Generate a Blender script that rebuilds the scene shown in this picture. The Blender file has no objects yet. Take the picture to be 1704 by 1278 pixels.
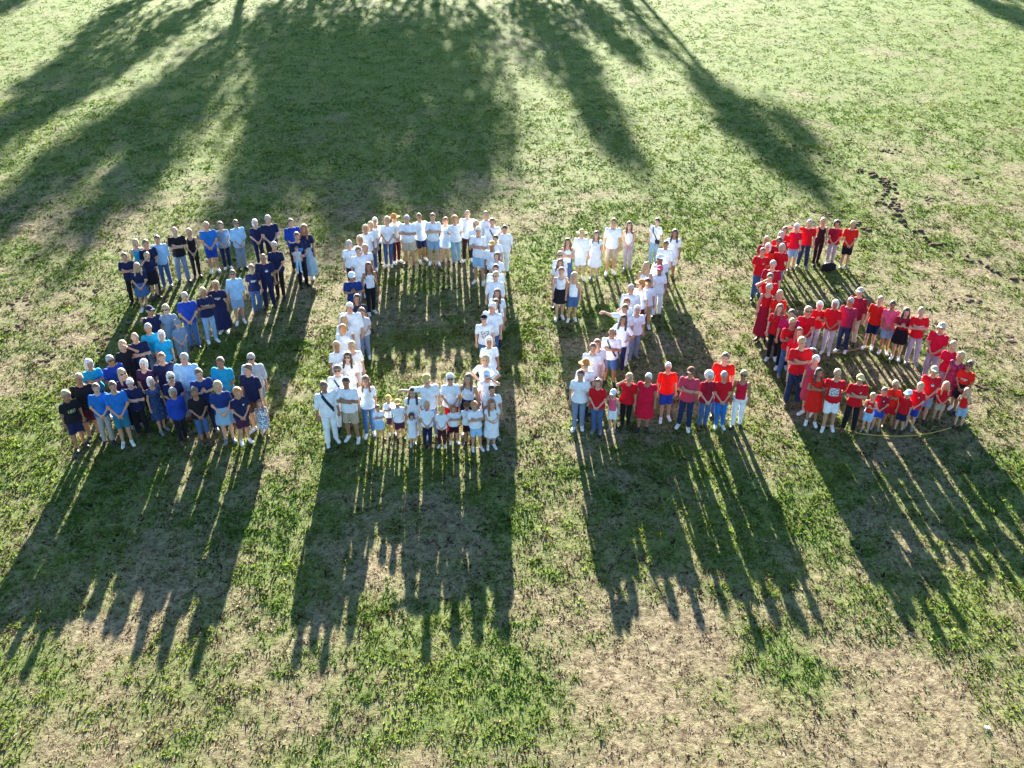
import bpy, math, random
import numpy as np

# ---------------------------------------------------------------- camera, sky, sun, exposure
SC = bpy.context.scene
COL = SC.collection
PITCH = math.radians(33.2)
FPX, CX, CY = 1648.0, 852.0, 639.0          # focal length and centre of the 1704 px wide frame
CAMH = 14.3
SUN_EL, SUN_AZ = math.radians(13.7), math.radians(-3.4)

cd = bpy.data.cameras.new('camera')
cam = bpy.data.objects.new('camera', cd); COL.objects.link(cam)
cam.location = (0, 0, CAMH); cam.rotation_euler = (math.pi / 2 - PITCH, 0, 0)
cd.sensor_fit = 'HORIZONTAL'; cd.sensor_width = 36.0; cd.lens = 36.0 * FPX / 1704.0
cd.clip_start = 0.1; cd.clip_end = 5000
SC.camera = cam

W = bpy.data.worlds.new('World'); SC.world = W; W.use_nodes = True
nt = W.node_tree
bg = nt.nodes['Background']
sky = nt.nodes.new('ShaderNodeTexSky'); sky.sky_type = 'NISHITA'; sky.sun_disc = False
sky.sun_elevation = SUN_EL; sky.sun_rotation = SUN_AZ
sky.altitude = 100; sky.air_density = 1.1; sky.dust_density = 0.4; sky.ozone_density = 3.0
nt.links.new(sky.outputs[0], bg.inputs[0]); bg.inputs[1].default_value = 0.051

sl = bpy.data.lights.new('sun', 'SUN'); sl.energy = 5.0; sl.angle = math.radians(0.5); sl.color = (1.0, 0.93, 0.80)
sun = bpy.data.objects.new('sun', sl); COL.objects.link(sun)
SUN_DIR = np.array([math.sin(SUN_AZ) * math.cos(SUN_EL), math.cos(SUN_AZ) * math.cos(SUN_EL), math.sin(SUN_EL)])
sun.location = (0, 0, 40)
sun.rotation_euler = (math.pi / 2 - SUN_EL, 0, math.pi - SUN_AZ)     # the lamp's -Z runs away from the sun

SC.render.engine = 'CYCLES'
SC.cycles.max_bounces = 5; SC.cycles.diffuse_bounces = 3; SC.cycles.transmission_bounces = 3
SC.cycles.transparent_max_bounces = 4
SC.cycles.use_denoising = True
vs = SC.view_settings
vs.view_transform = 'Standard'; vs.look = 'None'; vs.gamma = 1.0; vs.use_curve_mapping = False
vs.exposure = 3.0

rng = np.random.default_rng(7)
random.seed(7)

# ---------------------------------------------------------------- helpers
_ct, _st = math.cos(PITCH), math.sin(PITCH)
def ray(px, py):
    u, v = (px - CX) / FPX, -(py - CY) / FPX
    return np.array([u, _ct + v * _st, -_st + v * _ct])
def ground(px, py, z=0.0):
    r = ray(px, py); t = (z - CAMH) / r[2]
    return np.array([r[0] * t, r[1] * t, z])
def project(p):
    d = np.array([p[0], p[1], p[2] - CAMH])
    w = d[1] * _ct - d[2] * _st
    return CX + FPX * d[0] / w, CY - FPX * (d[1] * _st + d[2] * _ct) / w

def mesh_np(name, V, F, smooth=True):
    """V n x 3, F m x k (k = 3 or 4)"""
    V = np.asarray(V, np.float32); F = np.asarray(F, np.int32)
    me = bpy.data.meshes.new(name)
    m, k = F.shape
    me.vertices.add(len(V)); me.vertices.foreach_set('co', V.ravel())
    me.loops.add(m * k); me.loops.foreach_set('vertex_index', F.ravel())
    me.polygons.add(m); me.polygons.foreach_set('loop_start', np.arange(0, m * k, k, dtype=np.int32))
    me.polygons.foreach_set('use_smooth', np.full(m, smooth, dtype=bool))
    me.update(calc_edges=True)
    return me

def link(name, data, parent=None, loc=None):
    o = bpy.data.objects.new(name, data); COL.objects.link(o)
    if parent is not None: o.parent = parent
    if loc is not None: o.location = loc
    return o
def tag(o, label=None, cat=None, group=None, kind=None):
    if label: o['label'] = label
    if cat: o['category'] = cat
    if group: o['group'] = group
    if kind: o['kind'] = kind
    return o

def _hash2(i, j, s):
    n = (i.astype(np.int64) * 374761393 + j.astype(np.int64) * 668265263 + s * 1442695041) & 0x7fffffff
    n = ((n ^ (n >> 13)) * 1274126177) & 0x7fffffff
    return ((n ^ (n >> 16)) & 0xffff) / 65535.0
def vnoise(x, y, s=0):
    i, j = np.floor(x), np.floor(y); fx, fy = x - i, y - j
    fx = fx * fx * (3 - 2 * fx); fy = fy * fy * (3 - 2 * fy)
    a, b = _hash2(i, j, s), _hash2(i + 1, j, s); c, d = _hash2(i, j + 1, s), _hash2(i + 1, j + 1, s)
    return (a * (1 - fx) + b * fx) * (1 - fy) + (c * (1 - fx) + d * fx) * fy
def fbm(x, y, s=0, o=4):
    r = np.zeros_like(x); a = .5; t = 0
    for k in range(o):
        r += a * vnoise(x, y, s + k); t += a; a *= .5; x, y = x * 2.03 + 7.1, y * 2.03 + 3.7
    return r / t
def sstep(a, b, x):
    t = np.clip((x - a) / (b - a), 0, 1); return t * t * (3 - 2 * t)

PATCH = [(ground(px, py), r, a) for px, py, r, a in [   # places where the turf is greener (-) or more worn (+)
    (1315, 1105, .75, -.34), (1375, 1165, .5, -.16), (1572, 1045, .6, -.34), (1600, 985, .6, -.2), (830, 1110, 1.3, -.26), (900, 1190, 1.0, -.2), (760, 1190, 1.0, -.2), (640, 1080, .9, -.18), (330, 1150, 1.3, -.18), (130, 1180, 1.2, -.15),
    (930, 960, 1.0, -.12), (1360, 860, .9, -.2), (1370, 780, .8, -.12), (460, 960, .8, -.14), (50, 800, 1.2, -.16), (480, 870, .8, -.12), (890, 800, .8, -.12), (60, 440, 1.5, -.12), (880, 560, .9, -.1), (1150, 300, 3, -.08),
    (860, 945, .5, .22), (1405, 880, .4, .2), (700, 190, 1.3, .22), (40, 500, .9, .14), (110, 545, .9, .14), (1640, 560, 1.6, .10), (1560, 470, 1.2, .05), (1330, 690, .6, .16), (1100, 1060, 1.2, .12), (1500, 1200, 2.0, .12), (220, 1230, 1.0, .14), (990, 1010, .8, .1), (470, 780, .7, .1)]]
def dryness(x, y):
    """0 = green grass, 1 = straw and bare soil"""
    big = fbm(x / 5.5 + 11, y / 5.5, 3, 3); mid = fbm(x / 1.5, y / 1.5 + 5, 21, 3); small = fbm(x / .42, y / .42, 41, 3)
    d = .30 * big + .42 * mid + .42 * small - .08
    near = 1 - sstep(11.5, 19, y)
    d = d + near * (.0 + .13 * sstep(-2, 5, x)) + .018
    d = d + .025 * sstep(5, 16, x) * sstep(14, 22, y) * (1 - sstep(32, 42, y))
    d = d - .17 * sstep(27, 46, y) + .03 * (1 - sstep(19, 25, y))
    for c, r, a in PATCH:
        d = d + a * np.exp(-((x - c[0]) ** 2 + (y - c[1]) ** 2) / (r * r))
    return sstep(.33, .80, d)

# ---------------------------------------------------------------- materials
MATS = {}
def new_mat(name):
    m = bpy.data.materials.new(name); m.use_nodes = True
    return m, m.node_tree, m.node_tree.nodes['Principled BSDF']
def flat_mat(name, col, rough=.8, noise=.0, scale=30, spec=.3, sheen=0.0, weave=False):
    if name in MATS: return MATS[name]
    m, t, b = new_mat(name)
    b.inputs['Roughness'].default_value = rough; b.inputs['Specular IOR Level'].default_value = spec
    if sheen: b.inputs['Sheen Weight'].default_value = sheen
    if noise:
        tc = t.nodes.new('ShaderNodeTexCoord'); n = t.nodes.new('ShaderNodeTexNoise'); n.inputs['Scale'].default_value = scale
        n.inputs['Detail'].default_value = 4
        t.links.new(tc.outputs['Object'], n.inputs['Vector'])
        r = t.nodes.new('ShaderNodeMapRange'); r.inputs['From Min'].default_value = .3; r.inputs['From Max'].default_value = .7
        r.inputs['To Min'].default_value = 1 - noise; r.inputs['To Max'].default_value = 1 + noise
        t.links.new(n.outputs['Fac'], r.inputs['Value'])
        mx = t.nodes.new('ShaderNodeVectorMath'); mx.operation = 'SCALE'; mx.inputs[0].default_value = col[:3]
        t.links.new(r.outputs[0], mx.inputs['Scale']); t.links.new(mx.outputs[0], b.inputs['Base Color'])
        bp = t.nodes.new('ShaderNodeBump'); bp.inputs['Strength'].default_value = .35; bp.inputs['Distance'].default_value = .02
        t.links.new(n.outputs['Fac'], bp.inputs['Height']); t.links.new(bp.outputs[0], b.inputs['Normal'])
    else:
        b.inputs['Base Color'].default_value = (*col[:3], 1)
    MATS[name] = m
    return m

COLS = {  # name: linear base colour
 'navy': (.014, .018, .062), 'black': (.013, .012, .018), 'plumnavy': (.04, .016, .06), 'royalnavy': (.014, .036, .17), 'royal': (.014, .05, .33),
 'blue': (.016, .14, .48), 'turquoise': (.016, .32, .55), 'teal': (.02, .14, .22), 'lightblue': (.30, .52, .76), 'greyblue': (.17, .23, .34),
 'greylight': (.46, .48, .54), 'grey': (.25, .26, .28), 'white': (.70, .755, .84), 'cream': (.78, .74, .70), 'denim': (.05, .11, .26), 'denimdark': (.018, .03, .085),
 'lightdenim': (.24, .38, .54), 'greybeige': (.33, .31, .30), 'khaki': (.40, .33, .25), 'beige': (.48, .42, .34), 'brown': (.16, .08, .045),
 'maroon': (.07, .012, .022), 'maroonblack': (.032, .010, .018), 'plum': (.06, .018, .055), 'lilac': (.36, .32, .42), 'red': (.50, .008, .018),
 'brightred': (.60, .016, .012), 'crimson': (.55, .008, .04), 'darkred': (.26, .010, .030), 'rose': (.50, .045, .09), 'pink': (.72, .10, .20), 'plumred': (.28, .022, .075),
 'magenta': (.42, .010, .10), 'straw': (.62, .48, .22), 'orange': (.55, .24, .07), 'yellow': (.60, .42, .14), 'green': (.25, .32, .12)}
def cloth(c):
    if c in ('navyfloral', 'floral', 'magentafloral'): return print_cloth(c)
    if c == 'redblack': return cloth('darkred')
    col = COLS[c]
    return flat_mat('cloth_' + c, col, .85, .14, 9, .12, .04)
def print_cloth(c):
    nm = 'cloth_' + c
    if nm in MATS: return MATS[nm]
    a, b_, k = {'navyfloral': ((.012, .03, .11), (.03, .10, .20), .58), 'floral': ((.62, .66, .68), (.10, .18, .34), .50), 'magentafloral': ((.36, .02, .09), (.10, .012, .06), .5)}[c]
    m, t, b = new_mat(nm); b.inputs['Roughness'].default_value = .85
    tc = t.nodes.new('ShaderNodeTexCoord'); v = t.nodes.new('ShaderNodeTexNoise'); v.inputs['Scale'].default_value = 22; v.inputs['Detail'].default_value = 1
    t.links.new(tc.outputs['Object'], v.inputs['Vector'])
    r = t.nodes.new('ShaderNodeValToRGB'); r.color_ramp.interpolation = 'CONSTANT'
    r.color_ramp.elements[0].color = (*a, 1); r.color_ramp.elements[1].position = k; r.color_ramp.elements[1].color = (*b_, 1)
    t.links.new(v.outputs['Fac'], r.inputs[0]); t.links.new(r.outputs[0], b.inputs['Base Color'])
    MATS[nm] = m; return m
HAIRC = {'bl': (.44, .31, .15), 'gr': (.36, .35, .34), 'wh': (.72, .70, .66), 'br': (.15, .085, .048), 'dk': (.045, .028, .022), 're': (.26, .095, .040), 'dkred': (.11, .036, .026), 'or': (.46, .19, .05)}
HAIRW = {'bl': 'blond', 'gr': 'grey', 'wh': 'white', 'br': 'brown', 'dk': 'dark', 're': 'auburn', 'dkred': 'dark', 'or': 'ginger'}
def hair_mat(c): return flat_mat('hair_' + c, HAIRC[c], .55, .25, 60, .4, .3)
SKINC = {'light': (.48, .265, .18), 'pale': (.55, .33, .24), 'tan': (.33, .165, .095), 'dark': (.14, .065, .04)}
def skin_mat(c):
    m = flat_mat('skin_' + c, SKINC[c], .6, .06, 20, .35)
    return m
EYE = flat_mat('eye_dark', (.02, .015, .013), .3)
LIP = flat_mat('lip', (.30, .10, .085), .5)
def shoe_mat(c):
    return flat_mat('shoe_' + c, {'white': (.72, .72, .72), 'black': (.02, .02, .022), 'brown': (.13, .075, .045), 'grey': (.2, .2, .22)}[c], .6, .1, 30)

# ---------------------------------------------------------------- ground
def ground_mat():
    m, t, b = new_mat('lawn')
    b.inputs['Roughness'].default_value = .95; b.inputs['Specular IOR Level'].default_value = .1
    N, L = t.nodes, t.links
    geo = N.new('ShaderNodeNewGeometry')
    def noise(scale, det=4, rough=.6):
        n = N.new('ShaderNodeTexNoise'); n.inputs['Scale'].default_value = scale; n.inputs['Detail'].default_value = det; n.inputs['Roughness'].default_value = rough
        L.new(geo.outputs['Position'], n.inputs['Vector']); return n.outputs['Fac']
    def ramp(f, stops):
        r = N.new('ShaderNodeValToRGB'); L.new(f, r.inputs[0]); e = r.color_ramp.elements
        e[0].position, e[0].color = stops[0][0], (*stops[0][1], 1); e[1].position, e[1].color = stops[-1][0], (*stops[-1][1], 1)
        for p, c in stops[1:-1]: x = e.new(p); x.color = (*c, 1)
        return r.outputs[0]
    def mix(f, a, c, mode='MIX'):
        x = N.new('ShaderNodeMix'); x.data_type = 'RGBA'; x.blend_type = mode
        if isinstance(f, float): x.inputs[0].default_value = f
        else: L.new(f, x.inputs[0])
        L.new(a, x.inputs[6]); L.new(c, x.inputs[7]); return x.outputs[2]
    att = N.new('ShaderNodeAttribute'); att.attribute_name = 'dry'
    green = ramp(noise(1.7, 6, .7), [(.30, (.070, .104, .028)), (.5, (.118, .156, .042)), (.68, (.180, .204, .064))])
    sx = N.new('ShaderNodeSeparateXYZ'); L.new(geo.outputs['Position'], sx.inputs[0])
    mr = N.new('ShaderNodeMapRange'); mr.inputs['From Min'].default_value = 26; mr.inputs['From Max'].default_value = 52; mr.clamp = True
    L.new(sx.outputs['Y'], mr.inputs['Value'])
    lush_bright = ramp(noise(.9, 5, .65), [(.3, (.092, .152, .030)), (.7, (.152, .210, .048))])  # far turf: greener, and the far brightness is painted into its colour
    green = mix(mr.outputs[0], green, lush_bright)
    straw = ramp(noise(5.0, 6, .75), [(.28, (.070, .048, .034)), (.42, (.150, .116, .072)), (.56, (.26, .210, .130)), (.75, (.38, .31, .20))])
    fine = noise(13.0, 5, .8)
    ma = N.new('ShaderNodeMath'); ma.operation = 'MULTIPLY_ADD'; L.new(fine, ma.inputs[0]); ma.inputs[1].default_value = 1.5; ma.inputs[2].default_value = -.75
    ad = N.new('ShaderNodeMath'); ad.operation = 'ADD'; ad.use_clamp = True; L.new(ma.outputs[0], ad.inputs[0]); L.new(att.outputs['Fac'], ad.inputs[1])
    c = mix(ad.outputs[0], green, straw)
    spk = ramp(noise(8.0, 5, .8), [(.40, (.26, .185, .165)), (.48, (1, 1, 1))])
    c = mix(.85, c, spk, 'MULTIPLY')
    L.new(c, b.inputs['Base Color'])
    bp = N.new('ShaderNodeBump'); bp.inputs['Strength'].default_value = .55; bp.inputs['Distance'].default_value = .05
    h = N.new('ShaderNodeMath'); h.operation = 'ADD'; L.new(noise(7.0, 6, .7), h.inputs[0]); L.new(fine, h.inputs[1])
    L.new(h.outputs[0], bp.inputs['Height']); L.new(bp.outputs[0], b.inputs['Normal'])
    return m
def axis(lo, hi, a, b, step, far):
    core = np.arange(lo, hi + step / 2, step)
    g = [step]; ext = []
    p = 0.0; s = step
    while p < far:
        s *= 1.35; p += s; ext.append(p)
    ext = np.array(ext)
    return np.concatenate([lo - ext[::-1], core, hi + ext])
gx = axis(-36, 36, 0, 0, .24, 2500); gy = axis(6, 66, 0, 0, .24, 2500)
GX, GY = np.meshgrid(gx, gy, indexing='ij')
GZ = .030 * (fbm(GX / 1.1, GY / 1.1, 77, 3) - .5) + .05 * (fbm(GX / 4, GY / 4, 90, 2) - .5)
inside = (np.abs(GX) < 80) & (GY > -20) & (GY < 110)
GZ = np.where(inside, GZ, 0) - .012
nx, ny = GX.shape
idx = np.arange(nx * ny).reshape(nx, ny)
F = np.stack([idx[:-1, :-1], idx[1:, :-1], idx[1:, 1:], idx[:-1, 1:]], -1).reshape(-1, 4)
gme = mesh_np('ground', np.stack([GX, GY, GZ], -1).reshape(-1, 3), F)
at = gme.attributes.new('dry', 'FLOAT', 'POINT'); at.data.foreach_set('value', dryness(GX, GY).ravel().astype(np.float32))
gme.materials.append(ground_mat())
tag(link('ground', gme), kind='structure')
def gz(x, y):
    return .030 * (fbm(x / 1.1, y / 1.1, 77, 3) - .5) + .05 * (fbm(x / 4, y / 4, 90, 2) - .5) - .012

# ---------------------------------------------------------------- grass blades (stuff)
def blade_mat(name):
    m, t, b = new_mat(name)
    N, L = t.nodes, t.links
    N.remove(b)
    a = N.new('ShaderNodeAttribute'); a.attribute_name = 'tint'
    d = N.new('ShaderNodeBsdfDiffuse'); tr = N.new('ShaderNodeBsdfTranslucent'); mx = N.new('ShaderNodeMixShader'); mx.inputs[0].default_value = .48
    L.new(a.outputs['Color'], d.inputs[0]); L.new(a.outputs['Color'], tr.inputs[0])
    L.new(d.outputs[0], mx.inputs[1]); L.new(tr.outputs[0], mx.inputs[2]); L.new(mx.outputs[0], N['Material Output'].inputs[0])
    return m
def make_blades():
    Vs, Cs = [], []
    bands = [(9.3, 13, 1.45), (13, 18, 1.35), (18, 25, 1.15), (25, 34, .7), (34, 46, .34), (46, 62, .16), (62, 90, .10)]   # y0, y1, clumps per m2 /100
    for y0, y1, rho in bands:
        wid = lambda y: (.517 * math.hypot(y, CAMH) + 1.5)
        w1 = wid(y1)
        n = int((y1 - y0) * 2 * w1 * rho * 100)
        cx = rng.uniform(-w1, w1, n); cy = rng.uniform(y0, y1, n)
        keep = np.abs(cx) < .517 * np.hypot(cy, CAMH) + 1.2
        cx, cy = cx[keep], cy[keep]
        dr = dryness(cx, cy)
        keep = rng.random(len(cx)) < (1 - .45 * sstep(.5, 1, dr)) * (1 - sstep(58, 90, cy))
        cx, cy, dr = cx[keep], cy[keep], dr[keep]
        n = len(cx)
        k = 7
        far = 1 + .030 * (y0 - 9)
        # clump properties
        size = (.030 + .085 * rng.random(n) ** 2.6) * (1.12 - .42 * dr) * far
        isdry = rng.random(n) < np.clip(.06 + .95 * dr, 0, .93)
        hue = fbm(cx / 1.8, cy / 1.8, 60, 3); lum = .72 + .5 * rng.random(n)
        g1 = np.array([.074, .136, .022]); g2 = np.array([.170, .218, .042]); s1 = np.array([.36, .295, .185]); s2 = np.array([.150, .098, .064])
        hu = np.clip((hue - .3) / .4 + rng.normal(0, .22, n), 0, 1)[:, None]
        col = (g1 * (1 - hu) + g2 * hu) * (1 + .35 * sstep(26, 52, cy))[:, None]  # far blades tinted brighter too, to go with the brightness painted on the ground
        sd = rng.random(n)[:, None]; cold = s1 * sd + s2 * (1 - sd)
        brown = rng.random(n) < .05 + .24 * dr * (.4 + 1.2 * fbm(cx / .5, cy / .5, 131, 2))
        col = np.where(isdry[:, None], cold, col) * lum[:, None]
        col = np.where(brown[:, None], np.array([.050, .030, .022]) * (.6 + .8 * rng.random(n))[:, None], col)
        base_z = gz(cx, cy) - .004
        ang = rng.uniform(0, 2 * np.pi, (n, k)); rr = size[:, None] * rng.uniform(.1, 1.0, (n, k))
        bx = cx[:, None] + rr * np.cos(ang); by = cy[:, None] + rr * np.sin(ang)
        hh = size[:, None] * rng.uniform(.24, .62, (n, k)) * (1 - .55 * min(1, max(0, (y0 - 16) / 26))) * np.where(isdry[:, None], .62, 1.0)
        lean = rng.uniform(.2, 1.0, (n, k)) * size[:, None]
        tx = bx + lean * np.cos(ang) + rng.normal(0, .01, (n, k)); ty = by + lean * np.sin(ang) + rng.normal(0, .01, (n, k))
        pa = ang + np.pi / 2 + rng.normal(0, .5, (n, k)); hw = (.011 + .012 * rng.random((n, k))) * (size[:, None] / .06) ** .6
        bz = np.broadcast_to(base_z[:, None], bx.shape)
        a = np.stack([bx - hw * np.cos(pa), by - hw * np.sin(pa), bz], -1)
        b_ = np.stack([bx + hw * np.cos(pa), by + hw * np.sin(pa), bz], -1)
        c = np.stack([tx, ty, bz + hh], -1)
        Vs.append(np.stack([a, b_, c], 2).reshape(-1, 3))
        vcol = col[:, None, :] * rng.uniform(.8, 1.2, (n, k, 1))
        Cs.append(np.repeat(vcol.reshape(-1, 3), 3, 0))
    V = np.concatenate(Vs); C = np.concatenate(Cs)
    me = mesh_np('grass_blades', V, np.arange(len(V)).reshape(-1, 3), smooth=False)
    at = me.attributes.new('tint', 'FLOAT_COLOR', 'POINT')
    at.data.foreach_set('color', np.concatenate([C, np.ones((len(C), 1))], 1).astype(np.float32).ravel())
    me.materials.append(blade_mat('grass_blade'))
    o = link('grass', me); tag(o, 'low green and straw-coloured grass tufts covering the whole field', 'grass', kind='stuff')
    print('blades', len(V) // 3)
make_blades()

# worn brown track of broken soil winding down the sunny side
def soil_clods():
    pts = [(1330, 243), (1380, 268), (1432, 284), (1452, 288), (1470, 296), (1478, 312), (1470, 325), (1474, 334), (1492, 346), (1502, 366), (1515, 380), (1530, 392), (1560, 408), (1588, 424), (1625, 436), (1660, 452), (1704, 466)]
    G = np.array([ground(*p)[:2] for p in pts])
    Vs, Fs, off = [], [], 0
    def clod(x, y, r, h):
        nonlocal off
        n = 7; a = np.linspace(0, 2 * np.pi, n, endpoint=False) + rng.uniform(0, 6)
        rad = r * rng.uniform(.6, 1.2, n)
        ring0 = np.stack([x + rad * np.cos(a), y + .8 * rad * np.sin(a), np.full(n, -.03)], -1)
        ring1 = np.stack([x + .6 * rad * np.cos(a), y + .5 * rad * np.sin(a), h * rng.uniform(.5, 1, n)], -1)
        top = [[x, y, h]]
        Vs.append(np.concatenate([ring0, ring1, top]))
        for i in range(n):
            j = (i + 1) % n
            Fs.extend([[off + i, off + j, off + n + j], [off + i, off + n + j, off + n + i], [off + n + i, off + n + j, off + 2 * n]])
        off += 2 * n + 1
    for i in range(len(G) - 1):
        L = np.linalg.norm(G[i + 1] - G[i]); w = [.25, .5, 1, 1, 1, 1, .9, .9, .8, .8, .8, .7, .5, .5, .4, .3][i]
        for s in np.arange(0, L, .10 / w):
            p = G[i] + (G[i + 1] - G[i]) * s / L
            if vnoise(np.array([s * 1.3 + i * 5.3]), np.array([i * .7]), 9)[0] < .33: continue
            clod(p[0] + rng.normal(0, .16), p[1] + rng.normal(0, .22), rng.uniform(.06, .17), rng.uniform(.025, .05))
    # stray scrapes
    for px, py in [(1540, 330), (1620, 300), (1480, 250), (1368, 353), (1436, 379), (1500, 545), (1610, 500), (1660, 560), (1545, 215), (40, 500), (130, 480), (20, 545), (150, 575), (75, 590), (60, 430), (1560, 560), (1640, 640)]:
        q = ground(px, py)
        for _ in range(9): clod(q[0] + rng.normal(0, .28), q[1] + rng.normal(0, .22), rng.uniform(.05, .14), rng.uniform(.008, .025))
    me = mesh_np('soil_clods', np.concatenate(Vs), np.array(Fs), smooth=False)
    me.materials.append(flat_mat('bare_soil', (.085, .050, .036), .95, .4, 14, .1))
    tag(link('soil_clods', me), 'broken brown clods of bare soil scattered in the grass', 'soil', kind='stuff')
soil_clods()

# ---------------------------------------------------------------- trees beyond the top of the frame (they throw the long shade)
def tube(pts, radii, n=8):
    pts = np.asarray(pts, float); V, F = [], []
    for i, p in enumerate(pts):
        d = pts[min(i + 1, len(pts) - 1)] - pts[max(i - 1, 0)]; d /= np.linalg.norm(d) + 1e-9
        u = np.cross(d, [0, 0, 1] if abs(d[2]) < .9 else [1, 0, 0]); u /= np.linalg.norm(u); w = np.cross(d, u)
        a = np.linspace(0, 2 * np.pi, n, endpoint=False)
        V.append(p + radii[i] * (np.cos(a)[:, None] * u + np.sin(a)[:, None] * w))
    for i in range(len(pts) - 1):
        for j in range(n):
            k = (j + 1) % n; F.append([i * n + j, i * n + k, (i + 1) * n + k, (i + 1) * n + j])
    return np.concatenate(V), np.array(F)
def join_vf(parts):
    V, F, o = [], [], 0
    for v, f in parts: V.append(v); F.append(f + o); o += len(v)
    return np.concatenate(V), np.concatenate(F)
LEAF = blade_mat('tree_leaf'); BARK = flat_mat('bark', (.11, .08, .06), .9, .3, 6, .1)
def lift(px, py, D):
    g = ground(px, py); k = (D - g[1]) / SUN_DIR[1]
    return g + SUN_DIR * k
def tree(limbs, D, label, dens=1.0, name='shade_tree'):
    """limbs: polylines of (px, py, radius m): where the limb's shade falls on the lawn; each is lifted along the sun's rays to the tree standing D metres off"""
    P3 = [[(lift(px, py, D + rng.uniform(-1.5, 1.5)), r) for px, py, r in l] for l in limbs]
    base = np.mean([l[0][0] for l in P3], 0); base[1] = D; base[2] = 0
    root = link(name, None, loc=tuple(base)); tag(root, label, 'tree', 'trees behind the lawn')
    zf = min(l[0][0][2] for l in P3)
    fork = np.array([base[0], D, max(2.0, zf * .55)])
    H = max(p[2] for l in P3 for p, r in l)
    parts = [tube([base + [0, 0, -.2], base + [.05, 0, fork[2] * .5], fork], [.042 * H * .8, .032 * H * .8, .026 * H * .8], 10)]
    LV, LC = [], []
    for l in P3:
        pts = [fork] + [p for p, r in l]
        parts.append(tube(pts, np.linspace(.016 * H, .03, len(pts)), 6))
        for i in range(len(l)):
            (p, r) = l[i]
            q, r2 = l[min(i + 1, len(l) - 1)]
            n = int(520 * dens * r * r)
            t = rng.random(n)[:, None]
            c = p + (q - p) * t
            # leaf clumps: uneven
            nc = max(3, int(n / 26)); cl = rng.normal(0, .55, (nc, 3)) * [r, r, r * .9]
            o = cl[rng.integers(0, nc, n)] + rng.normal(0, .28, (n, 3))
            c = c + o
            LV.append(c)
    c = np.concatenate(LV); n = len(c)
    a = rng.normal(0, 1, (n, 3)); a /= np.linalg.norm(a, axis=1)[:, None]
    b = np.cross(a, rng.normal(0, 1, (n, 3))); b /= np.linalg.norm(b, axis=1)[:, None]
    s = rng.uniform(.12, .26, n)[:, None]
    V = np.stack([c - a * s, c + b * s * .55, c + a * s, c - b * s * .55], 1).reshape(-1, 3)
    V = V - base
    me = mesh_np('crown', V, np.arange(4 * n).reshape(-1, 4), smooth=False)
    colr = np.repeat(np.array([.045, .085, .022]) * rng.uniform(.6, 1.5, (n, 1)), 4, 0)
    at = me.attributes.new('tint', 'FLOAT_COLOR', 'POINT'); at.data.foreach_set('color', np.concatenate([colr, np.ones((4 * n, 1))], 1).astype(np.float32).ravel())
    me.materials.append(LEAF); link('crown', me, root)
    V, F = join_vf(parts); me = mesh_np('trunk', V - base, F); me.materials.append(BARK); link('trunk', me, root)
    return root
tree([[(330, 8, 1.6), (230, 70, 1.5), (120, 140, 1.3), (20, 205, 1.0)], [(395, 60, 1.6), (290, 140, 1.5), (190, 215, 1.3), (90, 290, 1.0), (20, 350, .7)],
      [(230, 5, 1.3), (150, 60, .9), (60, 140, .7)], [(360, 150, 1.3), (250, 260, 1.2), (170, 330, 1.0)]], 92, 'spreading tree behind the lawn whose shade reaches the blue two', .85)
tree([[(520, 10, 2.4), (500, 100, 2.0), (480, 200, 1.7), (440, 290, 1.3), (420, 350, 1.0)], [(600, 30, 2.4), (560, 140, 2.0), (545, 240, 1.5)],
      [(430, 30, 1.5), (470, 60, 1.5), (455, 170, 1.2)]], 96, 'dense tree behind the lawn shading the gap before the blue two', .7)
tree([[(700, 10, 2.4), (690, 110, 2.2), (640, 180, 1.6), (600, 260, 1.4), (580, 335, 1.1)], [(800, 20, 2.2), (760, 120, 1.8), (790, 200, 1.3), (800, 280, 1.1)],
      [(640, 60, 2.2), (620, 120, 1.8)], [(740, 200, 1.1), (730, 270, 1.2), (690, 330, 1.1)]], 99, 'broad tree behind the lawn shading the grass above the zero', .62)
tree([[(890, 5, 1.8), (930, 70, 1.4), (955, 110, .9), (985, 160, .7), (1010, 215, .7), (1030, 255, .5)], [(960, 5, 1.4), (1010, 50, .8), (1050, 85, .5)]], 94, 'slim-limbed tree behind the lawn shading the grass above the second two', 1.0)
tree([[(1030, -10, .8), (1100, 72, .3), (1160, 122, .5), (1205, 165, .8), (1245, 205, .9), (1295, 250, .65), (1345, 290, .4)], [(1200, 150, .4), (1290, 190, .5), (1330, 225, .35)]], 97, 'leaning tree behind the lawn whose narrow shade points at the red six', 1.25)
tree([[(1640, 2, 1.0), (1700, 30, 1.1)], [(1660, -30, 1.6), (1740, 0, 1.6)]], 100, 'tree behind the lawn at the sunny far corner', 1.0)
tree([[(30, -5, .8), (0, 12, .8), (-40, 30, .8)], [(20, -50, 1.4), (-60, 0, 1.2)]], 104, 'tree behind the lawn at the far shaded corner', 1.0)

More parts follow.
